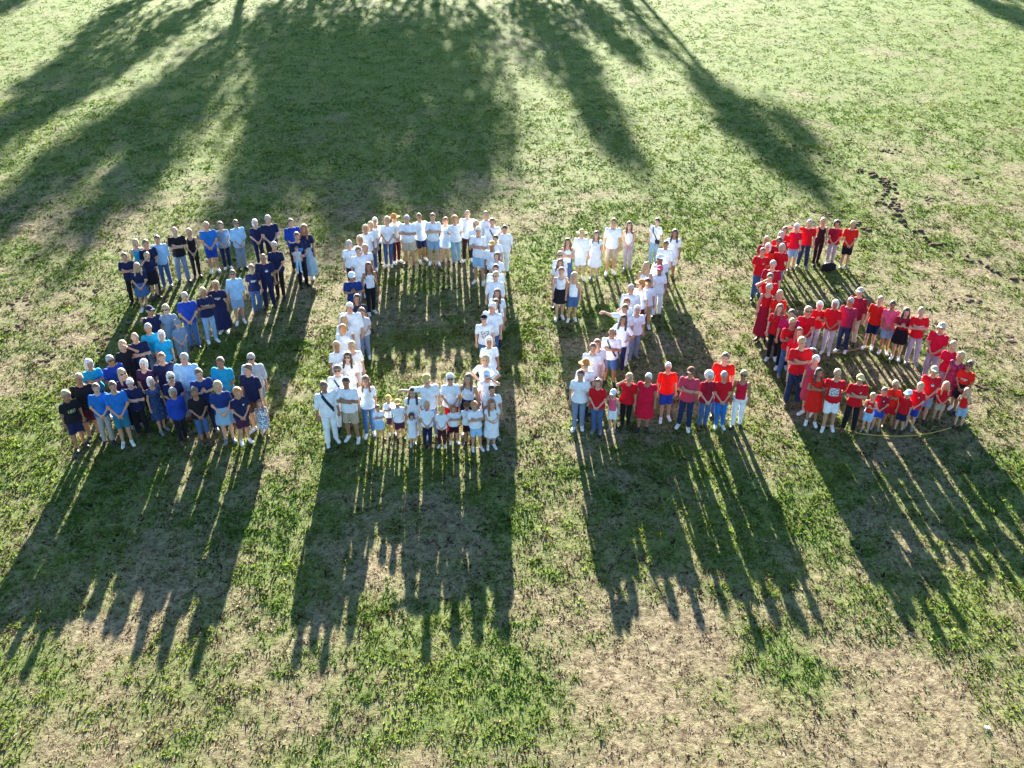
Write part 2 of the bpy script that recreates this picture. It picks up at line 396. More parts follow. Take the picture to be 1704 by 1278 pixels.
# ---------------------------------------------------------------- figures: signed distance fields meshed once per shape and shared
f32 = np.float32
def surfnet(f, org, h):
    ins = f < 0
    c8 = [ins[dx:f.shape[0] - 1 + dx, dy:f.shape[1] - 1 + dy, dz:f.shape[2] - 1 + dz] for dx in (0, 1) for dy in (0, 1) for dz in (0, 1)]
    s = sum(c.astype(np.int8) for c in c8)
    act = np.argwhere((s > 0) & (s < 8))
    if len(act) == 0: return np.zeros((0, 3)), np.zeros((0, 4), int)
    offs = [(dx, dy, dz) for dx in (0, 1) for dy in (0, 1) for dz in (0, 1)]
    cv = [f[act[:, 0] + o[0], act[:, 1] + o[1], act[:, 2] + o[2]] for o in offs]
    pos = np.zeros((len(act), 3)); cnt = np.zeros(len(act))
    for a in range(8):
        for b in range(a + 1, 8):
            oa, ob = np.array(offs[a]), np.array(offs[b])
            if np.abs(oa - ob).sum() != 1: continue
            m = (cv[a] < 0) != (cv[b] < 0)
            t = cv[a][m] / (cv[a][m] - cv[b][m])
            pos[m] += oa + t[:, None] * (ob - oa); cnt[m] += 1
    V = (act + pos / cnt[:, None]) * h + org
    ids = np.full(s.shape, -1, np.int64); ids[tuple(act.T)] = np.arange(len(act))
    Fs = []
    for ax in range(3):
        a0 = np.take(ins, range(f.shape[ax] - 1), ax); a1 = np.take(ins, range(1, f.shape[ax]), ax)
        e = np.argwhere(a0 != a1); u, v = (ax + 1) % 3, (ax + 2) % 3
        ok = (e[:, u] > 0) & (e[:, v] > 0) & (e[:, u] < f.shape[u] - 1) & (e[:, v] < f.shape[v] - 1); e = e[ok]
        fl = a0[tuple(e.T)]
        q = []
        for du, dv in ((-1, -1), (0, -1), (0, 0), (-1, 0)):
            g = e.copy(); g[:, u] += du; g[:, v] += dv; q.append(ids[tuple(g.T)])
        q = np.stack(q, 1); q[~fl] = q[~fl][:, ::-1]
        Fs.append(q)
    return V, np.concatenate(Fs)
def grid_mesh(fn, lo, hi, h):
    lo = np.asarray(lo, float) - 2 * h; hi = np.asarray(hi, float) + 2 * h
    n = np.ceil((hi - lo) / h).astype(int) + 1
    ax = [lo[i] + h * np.arange(n[i]) for i in range(3)]
    X, Y, Z = np.meshgrid(*[a.astype(f32) for a in ax], indexing='ij')
    f = fn(X, Y, Z)
    return surfnet(f, lo, h)
def smin(a, b, k):
    t = np.clip(.5 + .5 * (b - a) / k, 0, 1); return b + (a - b) * t - k * t * (1 - t)
def cone(X, Y, Z, a, b, r0, r1, cut0=None, cut1=None):
    a = np.asarray(a, float); b = np.asarray(b, float); d = b - a; L2 = d @ d
    px, py, pz = X - f32(a[0]), Y - f32(a[1]), Z - f32(a[2])
    t = (px * f32(d[0]) + py * f32(d[1]) + pz * f32(d[2])) / f32(L2)
    tc = np.clip(t, 0, 1)
    D = np.sqrt((px - tc * f32(d[0])) ** 2 + (py - tc * f32(d[1])) ** 2 + (pz - tc * f32(d[2])) ** 2) - (f32(r0) + tc * f32(r1 - r0))
    L = f32(math.sqrt(L2))
    if cut1 is not None: D = np.maximum(D, (t - f32(cut1)) * L)
    if cut0 is not None: D = np.maximum(D, (f32(cut0) - t) * L)
    return D
def ellip(X, Y, Z, c, r):
    x, y, z = X - f32(c[0]), Y - f32(c[1]), Z - f32(c[2])
    k0 = np.sqrt((x / f32(r[0])) ** 2 + (y / f32(r[1])) ** 2 + (z / f32(r[2])) ** 2)
    k1 = np.sqrt((x / f32(r[0] ** 2)) ** 2 + (y / f32(r[1] ** 2)) ** 2 + (z / f32(r[2] ** 2)) ** 2) + f32(1e-6)
    return k0 * (k0 - 1) / k1
def profile(X, Y, Z, prof, H, off, z0, z1, flare=None):
    zs = np.array([p[0] for p in prof]) * H
    rx = np.interp(Z, zs, [p[1] for p in prof]) + off; ry = np.interp(Z, zs, [p[2] for p in prof]) + off
    yc = np.interp(Z, zs, [p[3] for p in prof])
    if flare is not None: g = flare(Z); rx = rx + g; ry = ry + g
    k = np.sqrt((X / rx) ** 2 + ((Y - yc) / ry) ** 2)
    D = (k - 1) * np.minimum(rx, ry)
    return np.maximum(np.maximum(D, z0 - Z), Z - z1).astype(f32)

PROF = {
 'm': [(.45, .09, .085, .01), (.48, .15, .108, .01), (.52, .166, .118, .012), (.58, .155, .112, .005), (.63, .150, .108, 0), (.70, .165, .118, 0), (.76, .178, .118, .004), (.80, .165, .098, .012), (.825, .105, .075, .014), (.85, .060, .060, .012), (.90, .055, .057, -.002)],
 'w': [(.45, .085, .08, .01), (.48, .15, .108, .012), (.52, .168, .118, .015), (.57, .152, .108, .008), (.63, .120, .092, .002), (.68, .126, .096, 0), (.735, .142, .122, -.014), (.78, .140, .090, .006), (.82, .088, .065, .012), (.845, .050, .052, .012), (.90, .046, .050, 0)],
 'x': [(.45, .10, .10, .01), (.48, .175, .14, .008), (.52, .190, .155, -.004), (.58, .198, .175, -.022), (.63, .195, .172, -.024), (.70, .190, .150, -.012), (.76, .190, .132, 0), (.80, .172, .108, .012), (.825, .112, .082, .014), (.85, .068, .066, .012), (.90, .062, .063, -.002)],
 'c': [(.45, .06, .06, .01), (.48, .105, .082, .008), (.52, .116, .088, .008), (.58, .106, .084, .002), (.63, .103, .084, -.004), (.70, .110, .086, 0), (.75, .116, .084, .004), (.785, .108, .072, .010), (.81, .068, .054, .010), (.835, .042, .044, .008), (.88, .040, .042, 0)],
}
BUILD = {'m': dict(H=1.78, sw=.186, sz=.802, lim=1.0, head=1.06), 'w': dict(H=1.66, sw=.156, sz=.79, lim=.86, head=1.01),
         'x': dict(H=1.76, sw=.200, sz=.802, lim=1.14, head=1.08), 'c': dict(H=1.25, sw=.120, sz=.775, lim=.68, head=.92)}
def joints(b, pose):
    B = BUILD[b]; H, sw = B['H'], B['sw']; Q = {}
    ua, fa = .172 * H, .148 * H
    st = {'clasp': 0, 'sides': 1, 'cross': 2, 'brow': 0, 'behind': 1, 'around': 2, 'chest': 0, 'hips': 2, 'carry': 0, 'hold': 0}[pose.rstrip('LR')]
    return B, H, sw, st
def arms(b, pose):
    """shoulder, elbow, wrist, hand tip for the -x and +x arm"""
    B = BUILD[b]; H, sw = B['H'], B['sw']; k = H / 1.75; base = pose.rstrip('LR'); act = -1 if pose.endswith('L') else 1
    deep = {'m': 0, 'w': -.005, 'x': .045, 'c': .0}[b]
    out = []
    for s in (-1, 1):
        S = np.array([s * sw, .008, B['sz'] * H])
        def A(ex, ey, ez, wx, wy, wz, hx, hy, hz): return [S, np.array([s * (sw + ex * k), ey * k, ez * H]), np.array([wx, wy * k, wz * H]), np.array([hx, hy * k, hz * H])]
        side = A(.055, .015, .640, s * (sw + .068 * k), -.035, .502, s * (sw + .060 * k), -.060, .452)
        if base == 'clasp': a = A(.045, -.02, .642, s * .062 * k, -.165 - deep, .545, -s * .012 * k, -.185 - deep, .512 + s * .006)
        elif base == 'cross': a = A(.050, -.075, .655, -s * .040 * k, -.190 - deep, .692 + s * .012, -s * .125 * k, -.150 - deep, .700 + s * .014)
        elif base == 'behind': a = A(.065, .085, .650, s * .075 * k, .165, .545, -s * .01, .180, .515)
        elif base == 'chest': a = A(.055, -.04, .662, s * .050 * k, -.215 - deep, .700, s * .012, -.235 - deep, .750)
        elif base == 'hips': a = A(.175, .05, .668, s * (sw + .015), -.03, .590, s * (sw - .05), -.09, .575)
        elif base == 'carry': a = A(.035, -.04, .650, s * .095 * k, -.265, .640, -s * .05 * k, -.300, .640)
        elif base == 'hold': a = A(.030, -.06, .650, -s * .02 * k, -.165, .600 + s * .02, -s * .10 * k, -.13, .600 + s * .02)
        elif base == 'brow' and s == act: a = A(.135, -.10, .800, s * .085 * k, -.155, .925, s * -.005, -.160, .962)
        elif base == 'around' and s == act: a = A(.215, .05, .775, s * (sw + .395 * k), .075, .800, s * (sw + .470 * k), .04, .785)
        else: a = side
        out.append(a)
    return out
def legs(b, st):
    B = BUILD[b]; H = B['H']; k = H / 1.75; hipx = {'m': .088, 'w': .086, 'x': .098, 'c': .060}[b]
    sp = [(.098, .098), (.105, .105), (.125, .125)][st]; sp = [v * k * (1.0 if b != 'w' else .85) for v in sp]
    out = []
    for i, s in enumerate((-1, 1)):
        fy = [(0, 0), (-.07, .03), (.0, -.05)][st][i] * k
        hip = np.array([s * hipx, .006, .505 * H]); knee = np.array([s * (hipx + sp[i]) / 2 * 1.0, -.02 * k + fy * .5, .285 * H])
        ank = np.array([s * sp[i], .022 * k + fy, .052 * H]); toe = ank + np.array([s * .035 * k, -.165 * k, -.052 * H + .030 * k])
        heel = ank + np.array([0, .03 * k, -.052 * H + .034 * k])
        out.append((hip, knee, ank, toe, heel))
    return out
HEADP = {'clasp': (.20, .06), 'sides': (.24, -.10), 'cross': (.18, .10), 'brow': (.14, 0), 'behind': (.26, .0), 'around': (.16, -.16), 'chest': (.10, .05), 'hips': (.24, .12), 'carry': (.06, -.12), 'hold': (.16, .2)}
def head_frame(b, pose):
    B = BUILD[b]; H = B['H']; hs = B['head']; pit, yaw = HEADP[pose.rstrip('LR')]
    piv = np.array([0, .012, H - .225 * hs])
    cp, sp, cy, sy = math.cos(-pit), math.sin(-pit), math.cos(yaw), math.sin(yaw)
    Rx = np.array([[1, 0, 0], [0, cp, -sp], [0, sp, cp]]); Rz = np.array([[cy, -sy, 0], [sy, cy, 0], [0, 0, 1]])
    R = Rz @ Rx
    c = piv + R @ np.array([0, -.022 * hs, .108 * hs])
    return c, R, hs
def to_head(X, Y, Z, c, R, hs):
    x, y, z = X - f32(c[0]), Y - f32(c[1]), Z - f32(c[2])
    Ri = R.T.astype(f32) / f32(hs)
    return Ri[0, 0] * x + Ri[0, 1] * y + Ri[0, 2] * z, Ri[1, 0] * x + Ri[1, 1] * y + Ri[1, 2] * z, Ri[2, 0] * x + Ri[2, 1] * y + Ri[2, 2] * z
def ball(c, r, R=None, n=8, m=5):
    V = [[0, 0, r[2]]]
    for i in range(1, m):
        for j in range(n):
            th, ph = math.pi * i / m, 2 * math.pi * j / n
            V.append([r[0] * math.sin(th) * math.cos(ph), r[1] * math.sin(th) * math.sin(ph), r[2] * math.cos(th)])
    V.append([0, 0, -r[2]]); F = []
    for j in range(n): k = (j + 1) % n; F.append([0, 1 + j, 1 + k, 0])
    for i in range(m - 2):
        for j in range(n): k = (j + 1) % n; a = 1 + i * n; F.append([a + j, a + n + j, a + n + k, a + k])
    l = len(V) - 1; a = 1 + (m - 2) * n
    for j in range(n): k = (j + 1) % n; F.append([a + j, l, a + k, a + j])
    V = np.array(V)
    if R is not None: V = V @ np.asarray(R).T
    return V + np.asarray(c), F
def mesh_polys(name, V, F, mats):
    """mixed polygons; degenerate quads become triangles"""
    FF = []
    for f in F:
        g = []
        for i in f:
            if i not in g: g.append(int(i))
        FF.append(g)
    me = bpy.data.meshes.new(name); me.from_pydata([tuple(v) for v in V], [], FF)
    for p, mi in zip(me.polygons, mats): p.material_index = mi; p.use_smooth = True
    return me
def fingers(wr, tip, side, k):
    """four bent fingers and a thumb growing out of the palm"""
    d = tip - wr; L = np.linalg.norm(d); d = d / L
    u = np.cross(d, [0, 1, 0]);
    if np.linalg.norm(u) < .2: u = np.cross(d, [0, 0, 1])
    u /= np.linalg.norm(u); nrm = np.cross(u, d)
    parts = []; pl = wr + d * L * .55
    for i, (o, ln) in enumerate(((-.030, .060), (-.010, .074), (.010, .070), (.029, .056))):
        p0 = pl + u * o * k; p1 = p0 + (d * .55 * ln + nrm * .006) * k + d * L * .28; p2 = p1 + (d * .40 * ln + nrm * .016 * side) * k
        parts.append(tube([p0, p1, p2], [.0105 * k, .0095 * k, .0075 * k], 5))
    p0 = wr + d * L * .22 + u * side * .026 * k; p1 = p0 + (d * .030 + u * side * .026) * k; p2 = p1 + (d * .034 + u * side * .006) * k
    parts.append(tube([p0, p1, p2], [.0125 * k, .011 * k, .0085 * k], 5))
    return parts

CACHE = {}
def cached(key, fn):
    if key not in CACHE: CACHE[key] = fn()
    return CACHE[key]
def body_mesh(b, pose):
    def make():
        B, H, sw, st = joints(b, pose); A = arms(b, pose); LG = legs(b, st); lim = B['lim']; k = H / 1.75
        c, R, hs = head_frame(b, pose)
        def f(X, Y, Z):
            d = profile(X, Y, Z, PROF[b], H, 0.0, .455 * H, .875 * H)
            for hip, kn, an, toe, heel in LG:
                d = smin(d, cone(X, Y, Z, hip, kn, .084 * lim, .056 * lim), .04)
                d = smin(d, cone(X, Y, Z, kn, kn * .62 + an * .38 + [0, .014 * k, 0], .054 * lim, .056 * lim), .02)
                d = smin(d, cone(X, Y, Z, kn * .62 + an * .38 + [0, .014 * k, 0], an, .056 * lim, .036 * lim), .02)
                d = smin(d, cone(X, Y, Z, heel, toe, .034 * k, .032 * k), .02); d = smin(d, cone(X, Y, Z, an, heel, .034 * k, .033 * k), .015)
            hx, hy, hz = to_head(X, Y, Z, c, R, hs)
            hd = ellip(hx, hy, hz, (0, .008, .018), (.076, .097, .100))
            hd = smin(hd, ellip(hx, hy, hz, (0, -.020, -.040), (.060, .070, .078)), .03)
            hd = smin(hd, cone(hx, hy, hz, (0, -.088, .010), (0, -.108, -.022), .010, .014), .012)
            for s in (-1, 1): hd = smin(hd, ellip(hx, hy, hz, (s * .077, .012, -.006), (.012, .020, .030)), .008)
            hd = hd * f32(hs)
            d = smin(d, cone(X, Y, Z, (0, .014, .84 * H), c + R @ np.array([0, .012, -.05]) * hs, .056 * lim ** .6, .054 * lim ** .6), .03)
            d = smin(d, hd, .025)
            for S, E, Wr, T in A:
                a = cone(X, Y, Z, S, E, .052 * lim, .040 * lim)
                a = smin(a, cone(X, Y, Z, E, Wr, .040 * lim, .027 * lim), .02)
                a = smin(a, cone(X, Y, Z, Wr, Wr + (T - Wr) * .75, .026 * lim, .031 * lim), .015)
                d = smin(d, a, .016)
            return d
        pts = np.array([p for a in A for p in a]); lo = np.minimum(pts.min(0) - .06, [-.24, -.26, 0]); hi = np.maximum(pts.max(0) + .06, [.24, .26, H + .02])
        V, F = grid_mesh(f, lo, hi, .0185 if b != 'c' else .0155)
        V[:, 2] = np.maximum(V[:, 2], .004)
        F = F.tolist(); mi = [0] * len(F); Vl = [V]; n = len(V)
        def add(v, fs, m):
            nonlocal n
            Vl.append(v); F.extend([[i + n for i in q] for q in fs]); mi.extend([m] * len(fs)); n += len(v)
        for s in (-1, 1):
            v, fs = ball((0, 0, 0), (.015, .008, .009), None, 6, 4); add(c + (v + [s * .031, -.084, .006]) @ R.T * hs, fs, 1)
        v, fs = ball((0, 0, 0), (.026, .009, .008), None, 6, 4); add(c + (v + [0, -.086, -.058]) @ R.T * hs, fs, 2)
        for (S, E, Wr, T), s in zip(A, (-1, 1)):
            for v, fs in fingers(Wr, T, s, k): add(v, fs.tolist(), 0)
        me = mesh_polys('body', np.concatenate(Vl), F, mi)
        me.materials.append(None); me.materials.append(EYE); me.materials.append(LIP)
        return me
    return cached(('body', b, pose), make)
def fold(X, Y, Z, s): return f32(s) * (np.sin(X * 41 + Z * 17 + 1.3) * np.sin(Z * 23 + Y * 29) + .6 * np.sin(X * 67 - Z * 9))
def shirt_fn(b, pose, kind):
    B, H, sw, st = joints(b, pose); A = arms(b, pose); lim = B['lim']
    hem = {'tee': .485, 'polo': .48, 'shirt': .455, 'blouse': .475, 'tank': .53, 'jacket': .44, 'dress': .50}[kind]
    sl = {'tee': .78, 'polo': .80, 'shirt': 1.0, 'blouse': .9, 'tank': None, 'jacket': 1.0, 'dress': .35}[kind]
    fore = {'shirt': .35, 'jacket': .92, 'blouse': .0}.get(kind, 0)
    off = {'tee': .016, 'polo': .017, 'shirt': .022, 'blouse': .024, 'tank': .012, 'jacket': .03, 'dress': .018}[kind]
    def f(X, Y, Z):
        top = .835 if kind != 'tank' else .80
        fl = (lambda z: np.clip((.66 * H - z) / (.18 * H), 0, 1) * (.026 if kind != 'tank' else .012))
        d = profile(X, Y, Z, PROF[b], H, off, hem * H, (.842 if kind in ('polo', 'shirt') else .832) * H, fl)
        # keep the yoke full over the shoulders
        if sl is not None:
            for S, E, Wr, T in A:
                d = smin(d, cone(X, Y, Z, S, E, .062 * lim + off * .4, .054 * lim + off * .35, None, sl if fore == 0 else None), .02)
                if fore: d = smin(d, cone(X, Y, Z, E, Wr, .050 * lim, .036 * lim, None, fore), .015)
        else:
            d = np.maximum(d, np.abs(X) - f32(sw * .80))
        nc, nr = {'tee': (.868, .085), 'polo': (.885, .085), 'shirt': (.885, .085), 'blouse': (.852, .10), 'tank': (.845, .115), 'jacket': (.86, .10), 'dress': (.85, .10)}[kind]
        nr *= (H / 1.75)
        d = np.maximum(d, -(np.sqrt(X ** 2 + (Y + .045) ** 2 + (Z - f32(nc * H)) ** 2) - f32(nr)))
        d = np.maximum(d, f32(hem * H) - Z)
        return d + fold(X, Y, Z, .0028)
    return f
def legs_fn(b, st, kind):
    B = BUILD[b]; H = B['H']; lim = B['lim']; LG = legs(b, st); k = H / 1.75
    def f(X, Y, Z):
        wz = {'trousers': .60, 'shorts': .60, 'capri': .60}[kind]
        d = profile(X, Y, Z, PROF[b], H, .010, .46 * H, wz * H)
        r = {'trousers': (.097, .076, .062), 'shorts': (.105, .096, .09), 'capri': (.095, .074, .068)}[kind]
        for hip, kn, an, toe, heel in LG:
            d = smin(d, cone(X, Y, Z, hip, kn, r[0] * lim, r[1] * lim), .03)
            d = smin(d, cone(X, Y, Z, kn, an, r[1] * lim, r[2] * lim), .02)
        cut = {'trousers': .030, 'shorts': .305, 'capri': .17}[kind]
        d = np.maximum(np.maximum(d, f32(cut * H) - Z), Z - f32(wz * H))
        return d + fold(X, Y, Z * .7, .0032)
    return f
def skirt_fn(b, kind):
    B = BUILD[b]; H = B['H']; k = H / 1.75
    hem = {'skirt': .335, 'longskirt': .10, 'dress': .27}[kind]; wz = .615
    r1 = {'skirt': .215, 'longskirt': .255, 'dress': .225}[kind] * k * (1.12 if b == 'x' else 1)
    prof = PROF[b]; zs = [p[0] for p in prof]
    rw = np.interp(.60, zs, [p[1] for p in prof]); yw = np.interp(.60, zs, [p[2] for p in prof]); rh = np.interp(.52, zs, [p[1] for p in prof])
    def f(X, Y, Z):
        t = np.clip((f32(wz * H) - Z) / f32((wz - hem) * H), 0, 1)
        th = np.arctan2(Y, X)
        pl = 1 + .055 * t * np.sin(th * 9 + 2 * np.sin(th * 2))
        rx = (rw + .014 + (r1 - rw) * t ** .62) * pl; ry = (yw + .018 + (r1 * .82 - yw) * t ** .62) * pl
        D = (np.sqrt((X / rx) ** 2 + (Y / ry) ** 2) - 1) * np.minimum(rx, ry)
        return np.maximum(np.maximum(D, f32(hem * H) - Z), Z - f32(wz * H)).astype(f32)
    return f
def top_mesh(b, pose, kind):
    def make():
        H = BUILD[b]['H']; fn = shirt_fn(b, pose, kind); A = arms(b, pose)
        if kind == 'dress':
            g = skirt_fn(b, 'dress'); fn0 = fn
            fn = lambda X, Y, Z: np.minimum(fn0(X, Y, Z), g(X, Y, Z))
        pts = np.array([p for a in A for p in a[:3]]); lo = np.minimum(pts.min(0) - .08, [-.28, -.27, .25 * H]); hi = np.maximum(pts.max(0) + .08, [.28, .27, .86 * H])
        V, F = grid_mesh(fn, lo, hi, .019 if b != 'c' else .016)
        me = mesh_np(kind, V, F); me.materials.append(None); return me
    return cached(('top', b, pose, kind), make)
def bottom_mesh(b, st, kind):
    def make():
        H = BUILD[b]['H']; fn = skirt_fn(b, kind) if 'skirt' in kind else legs_fn(b, st, kind)
        V, F = grid_mesh(fn, (-.30, -.30, .02), (.30, .30, .63 * H), .019 if b != 'c' else .016)
        me = mesh_np(kind, V, F); me.materials.append(None); return me
    return cached(('bottom', b, st if 'skirt' not in kind else 0, kind), make)
def shoe_mesh(b, st, i):
    def make():
        k = BUILD[b]['H'] / 1.75; hip, kn, an, toe, heel = legs(b, st)[i]
        def f(X, Y, Z):
            d = smin(cone(X, Y, Z, heel, toe, .044 * k, .043 * k), cone(X, Y, Z, an, heel, .044 * k, .042 * k), .02)
            d = np.minimum(d, np.maximum(cone(X, Y, Z, heel, toe, .050 * k, .050 * k), Z - .022))
            return np.maximum(d, Z - f32(.095 * k))
        lo = np.minimum(toe, heel) - .07; hi = np.maximum(toe, an) + .07; lo[2] = -.02; hi[2] = .12 * k
        V, F = grid_mesh(f, lo, hi, .014); V[:, 2] = np.maximum(V[:, 2], .002)
        me = mesh_np('shoe', V, F); me.materials.append(None); return me
    return cached(('shoe', b, st, i), make)
def hair_mesh(style):
    def make():
        def f(x, y, z):
            E = ellip(x, y, z, (0, .010, .020), (.090, .112, .114))
            line = .066 + (y + .09) * (-.150 / .17)
            if style == 's': return np.maximum(E, (line - z) * f32(.75)) + fold(x * 3, y * 3, z * 3, .003)
            if style == 'b': return np.maximum(np.maximum(ellip(x, y, z, (0, .010, .015), (.084, .106, .108)), (line - z) * f32(.75)), z - f32(.035) + y * f32(.3))
            if style == 'u': return np.minimum(np.maximum(E, (line - z) * f32(.75)), ellip(x, y, z, (0, .085, .095), (.045, .045, .042)))
            rem = np.maximum(y + f32(.038) + np.abs(x) * f32(.25), z - f32(.062))
            if style == 'c':
                D = ellip(x, y, z, (0, .014, .022), (.122, .128, .132)) + f32(.012) * np.sin(x * 75) * np.sin(y * 75 + 1) * np.sin(z * 75 + 2)
                return np.maximum(np.maximum(D, -rem), -.10 - z)
            D = np.minimum(ellip(x, y, z, (0, .012, .018), (.097, .117, .118)), ellip(x, y, z, (0, .030, -.055), (.100, .085, .095)))
            if style == 'o': return np.maximum(np.maximum(D, -rem), f32(-.115) - z) + fold(x * 3, y * 3, z * 3, .003)
            D = np.maximum(D, -rem)
            for s in (-1, 1): D = smin(D, cone(x, y, z, (s * .075, .02, -.06), (s * .098, -.045, -.265), .036, .024), .02)
            D = smin(D, cone(x, y, z, (0, .07, -.05), (0, .105, -.32), .075, .05), .03)
            return D + fold(x * 3, y * 3, z * 2, .004)
        lo, hi = ((-.14, -.13, -.15), (.14, .16, .17)) if style != 'l' else ((-.15, -.13, -.38), (.15, .18, .17))
        V, F = grid_mesh(f, lo, hi, .0125)
        me = mesh_np('hair', V, F); me.materials.append(None); return me
    return cached(('hair', style), make)
def hat_mesh(kind):
    def make():
        if kind == 'cap':
            def f(x, y, z):
                D = np.maximum(ellip(x, y, z, (0, .010, .030), (.099, .121, .112)), f32(.038) - z)
                br = np.maximum(ellip(x, y, z, (0, -.115, .046), (.088, .105, .016)), y + f32(.02))
                return np.minimum(D, br)
            V, F = grid_mesh(f, (-.12, -.24, .02), (.12, .15, .16), .0115)
        else:
            def f(x, y, z):
                D = np.maximum(ellip(x, y, z, (0, .008, .030), (.100, .120, .122)), f32(.036) - z)
                q = np.sqrt(x ** 2 * f32(1.1) + y ** 2); br = np.maximum(q - f32(.190), np.abs(z - f32(.050) + q * f32(.10)) - f32(.009))
                return np.minimum(D, br)
            V, F = grid_mesh(f, (-.21, -.21, .01), (.21, .21, .16), .0115)
        me = mesh_np(kind, V, F); me.materials.append(None); return me
    return cached(('hat', kind), make)
def box(c, s):
    c, s = np.array(c), np.array(s) / 2
    V = np.array([[x, y, z] for x in (-1, 1) for y in (-1, 1) for z in (-1, 1)]) * s + c
    return V, np.array([[0, 1, 3, 2], [4, 6, 7, 5], [0, 4, 5, 1], [2, 3, 7, 6], [0, 2, 6, 4], [1, 5, 7, 3]])
def glasses_mesh():
    def make():
        P = []
        for s in (-1, 1):
            a = np.linspace(0, 2 * np.pi, 10, endpoint=False)
            e = np.stack([s * .035 + .030 * np.cos(a), np.full(10, -.104) + .010 * np.abs(np.cos(a)), .006 + .021 * np.sin(a)], -1)
            V = np.concatenate([e, e + [0, .008, 0]]); F = [[i, (i + 1) % 10, 10 + (i + 1) % 10, 10 + i] for i in range(10)]
            for i in range(1, 5): F.append([0 if i == 1 else i, i if i > 1 else 1, 9 - i + 1 if i > 1 else 9, 10 - i + 1 if i > 1 else 0])
            F = [[i, (i + 1) % 10, 10 + (i + 1) % 10, 10 + i] for i in range(10)] + [[0, 9, 8, 1], [1, 8, 7, 2], [2, 7, 6, 3], [3, 6, 5, 4]]
            P.append((V, np.array(F))); P.append(box((s * .074, -.045, .012), (.006, .105, .010)))
        P.append(box((0, -.106, .012), (.02, .006, .007)))
        V, F = join_vf(P); me = mesh_np('sunglasses', V, F, False); me.materials.append(None); return me
    return cached(('glasses',), make)
def surf_y(fn, x, z, front=True):
    ys = np.linspace(-.38, .1, 161) if front else np.linspace(.38, -.1, 161)
    X = np.repeat(x[:, None], len(ys), 1).astype(f32); Z = np.repeat(z[:, None], len(ys), 1).astype(f32); Y = np.broadcast_to(ys, X.shape).astype(f32)
    ins = fn(X, Y, Z) < 0
    i = np.argmax(ins, 1); return np.where(ins.any(1), ys[i], np.nan)
def patch_mesh(b, pose, kind, shape):
    """thin printed patch lying on the front of a top"""
    def make():
        H = BUILD[b]['H']; w, h, zc, xc = {'text': (.20, .10, .70, 0), 'photo': (.24, .24, .675, 0), 'logo': (.10, .09, .725, .06), 'badge': (.055, .055, .735, .075), 'stripe': (.30, .06, .70, 0), 'blue': (.20, .16, .70, 0), 'green': (.20, .10, .70, 0)}[shape]
        k = BUILD[b]['sw'] / .186; w, h, xc = w * k, h * k, xc * k
        n, m = 9, 7
        U, V_ = np.meshgrid(np.linspace(-1, 1, n), np.linspace(-1, 1, m), indexing='ij')
        if shape in ('logo', 'badge', 'blue'):
            q = np.maximum(np.abs(U), np.abs(V_)); r = np.sqrt(U ** 2 + V_ ** 2) + 1e-6; U, V_ = U * q / r, V_ * q / r
        x = xc + U.ravel() * w / 2; z = zc * H + V_.ravel() * h / 2
        y = surf_y(shirt_fn(b, pose, kind), x, z); y = np.where(np.isnan(y), np.nanmean(y), y)
        front = np.stack([x, y - .0075, z], -1); back = np.stack([x, y + .004, z], -1)
        idx = np.arange(n * m).reshape(n, m); F = np.stack([idx[:-1, :-1], idx[1:, :-1], idx[1:, 1:], idx[:-1, 1:]], -1).reshape(-1, 4)
        rim = np.concatenate([idx[:, 0], idx[-1, 1:], idx[-2::-1, -1], idx[0, -2:0:-1]]); N = n * m
        S = [[rim[(i + 1) % len(rim)], rim[i], rim[i] + N, rim[(i + 1) % len(rim)] + N] for i in range(len(rim))]
        me = mesh_np('print', np.concatenate([front, back]), np.concatenate([F, F[:, ::-1] + N, np.array(S)])); me.materials.append(None); return me
    return cached(('patch', b, pose, kind, shape), make)
def strap_mesh(b, pose, kind, shift=0.0, sgn=1):
    def make():
        H = BUILD[b]['H']; k = H / 1.75; t = np.linspace(0, 1, 22)
        x = (-.10 + .24 * t) * k * sgn; z = (.815 - .27 * t) * H + shift; fn = shirt_fn(b, pose, kind)
        rows = []
        for front in (True, False):
            c = []
            for o in (-.020, .020):
                xx, zz = x + o * .75 * sgn, z + o * .65
                y = surf_y(fn, xx, zz, front); ok = ~np.isnan(y); y = np.interp(t, t[ok], y[ok])
                c.append(np.stack([xx, y + (-.009 if front else .009), zz], -1))
            rows.append(c)
        n = len(t); V = np.concatenate([rows[0][0], rows[0][1], rows[1][0], rows[1][1]]); F = []
        for i in range(n - 1): F += [[i, i + 1, n + i + 1, n + i], [2 * n + i, 3 * n + i, 3 * n + i + 1, 2 * n + i + 1]]
        F += [[0, n, 3 * n, 2 * n], [n - 1, 3 * n - 1, 4 * n - 1, 2 * n - 1]]
        me = mesh_np('strap', V, np.array(F)); me.materials.append(None); return me
    return cached(('strap', b, pose, kind, shift, sgn), make)
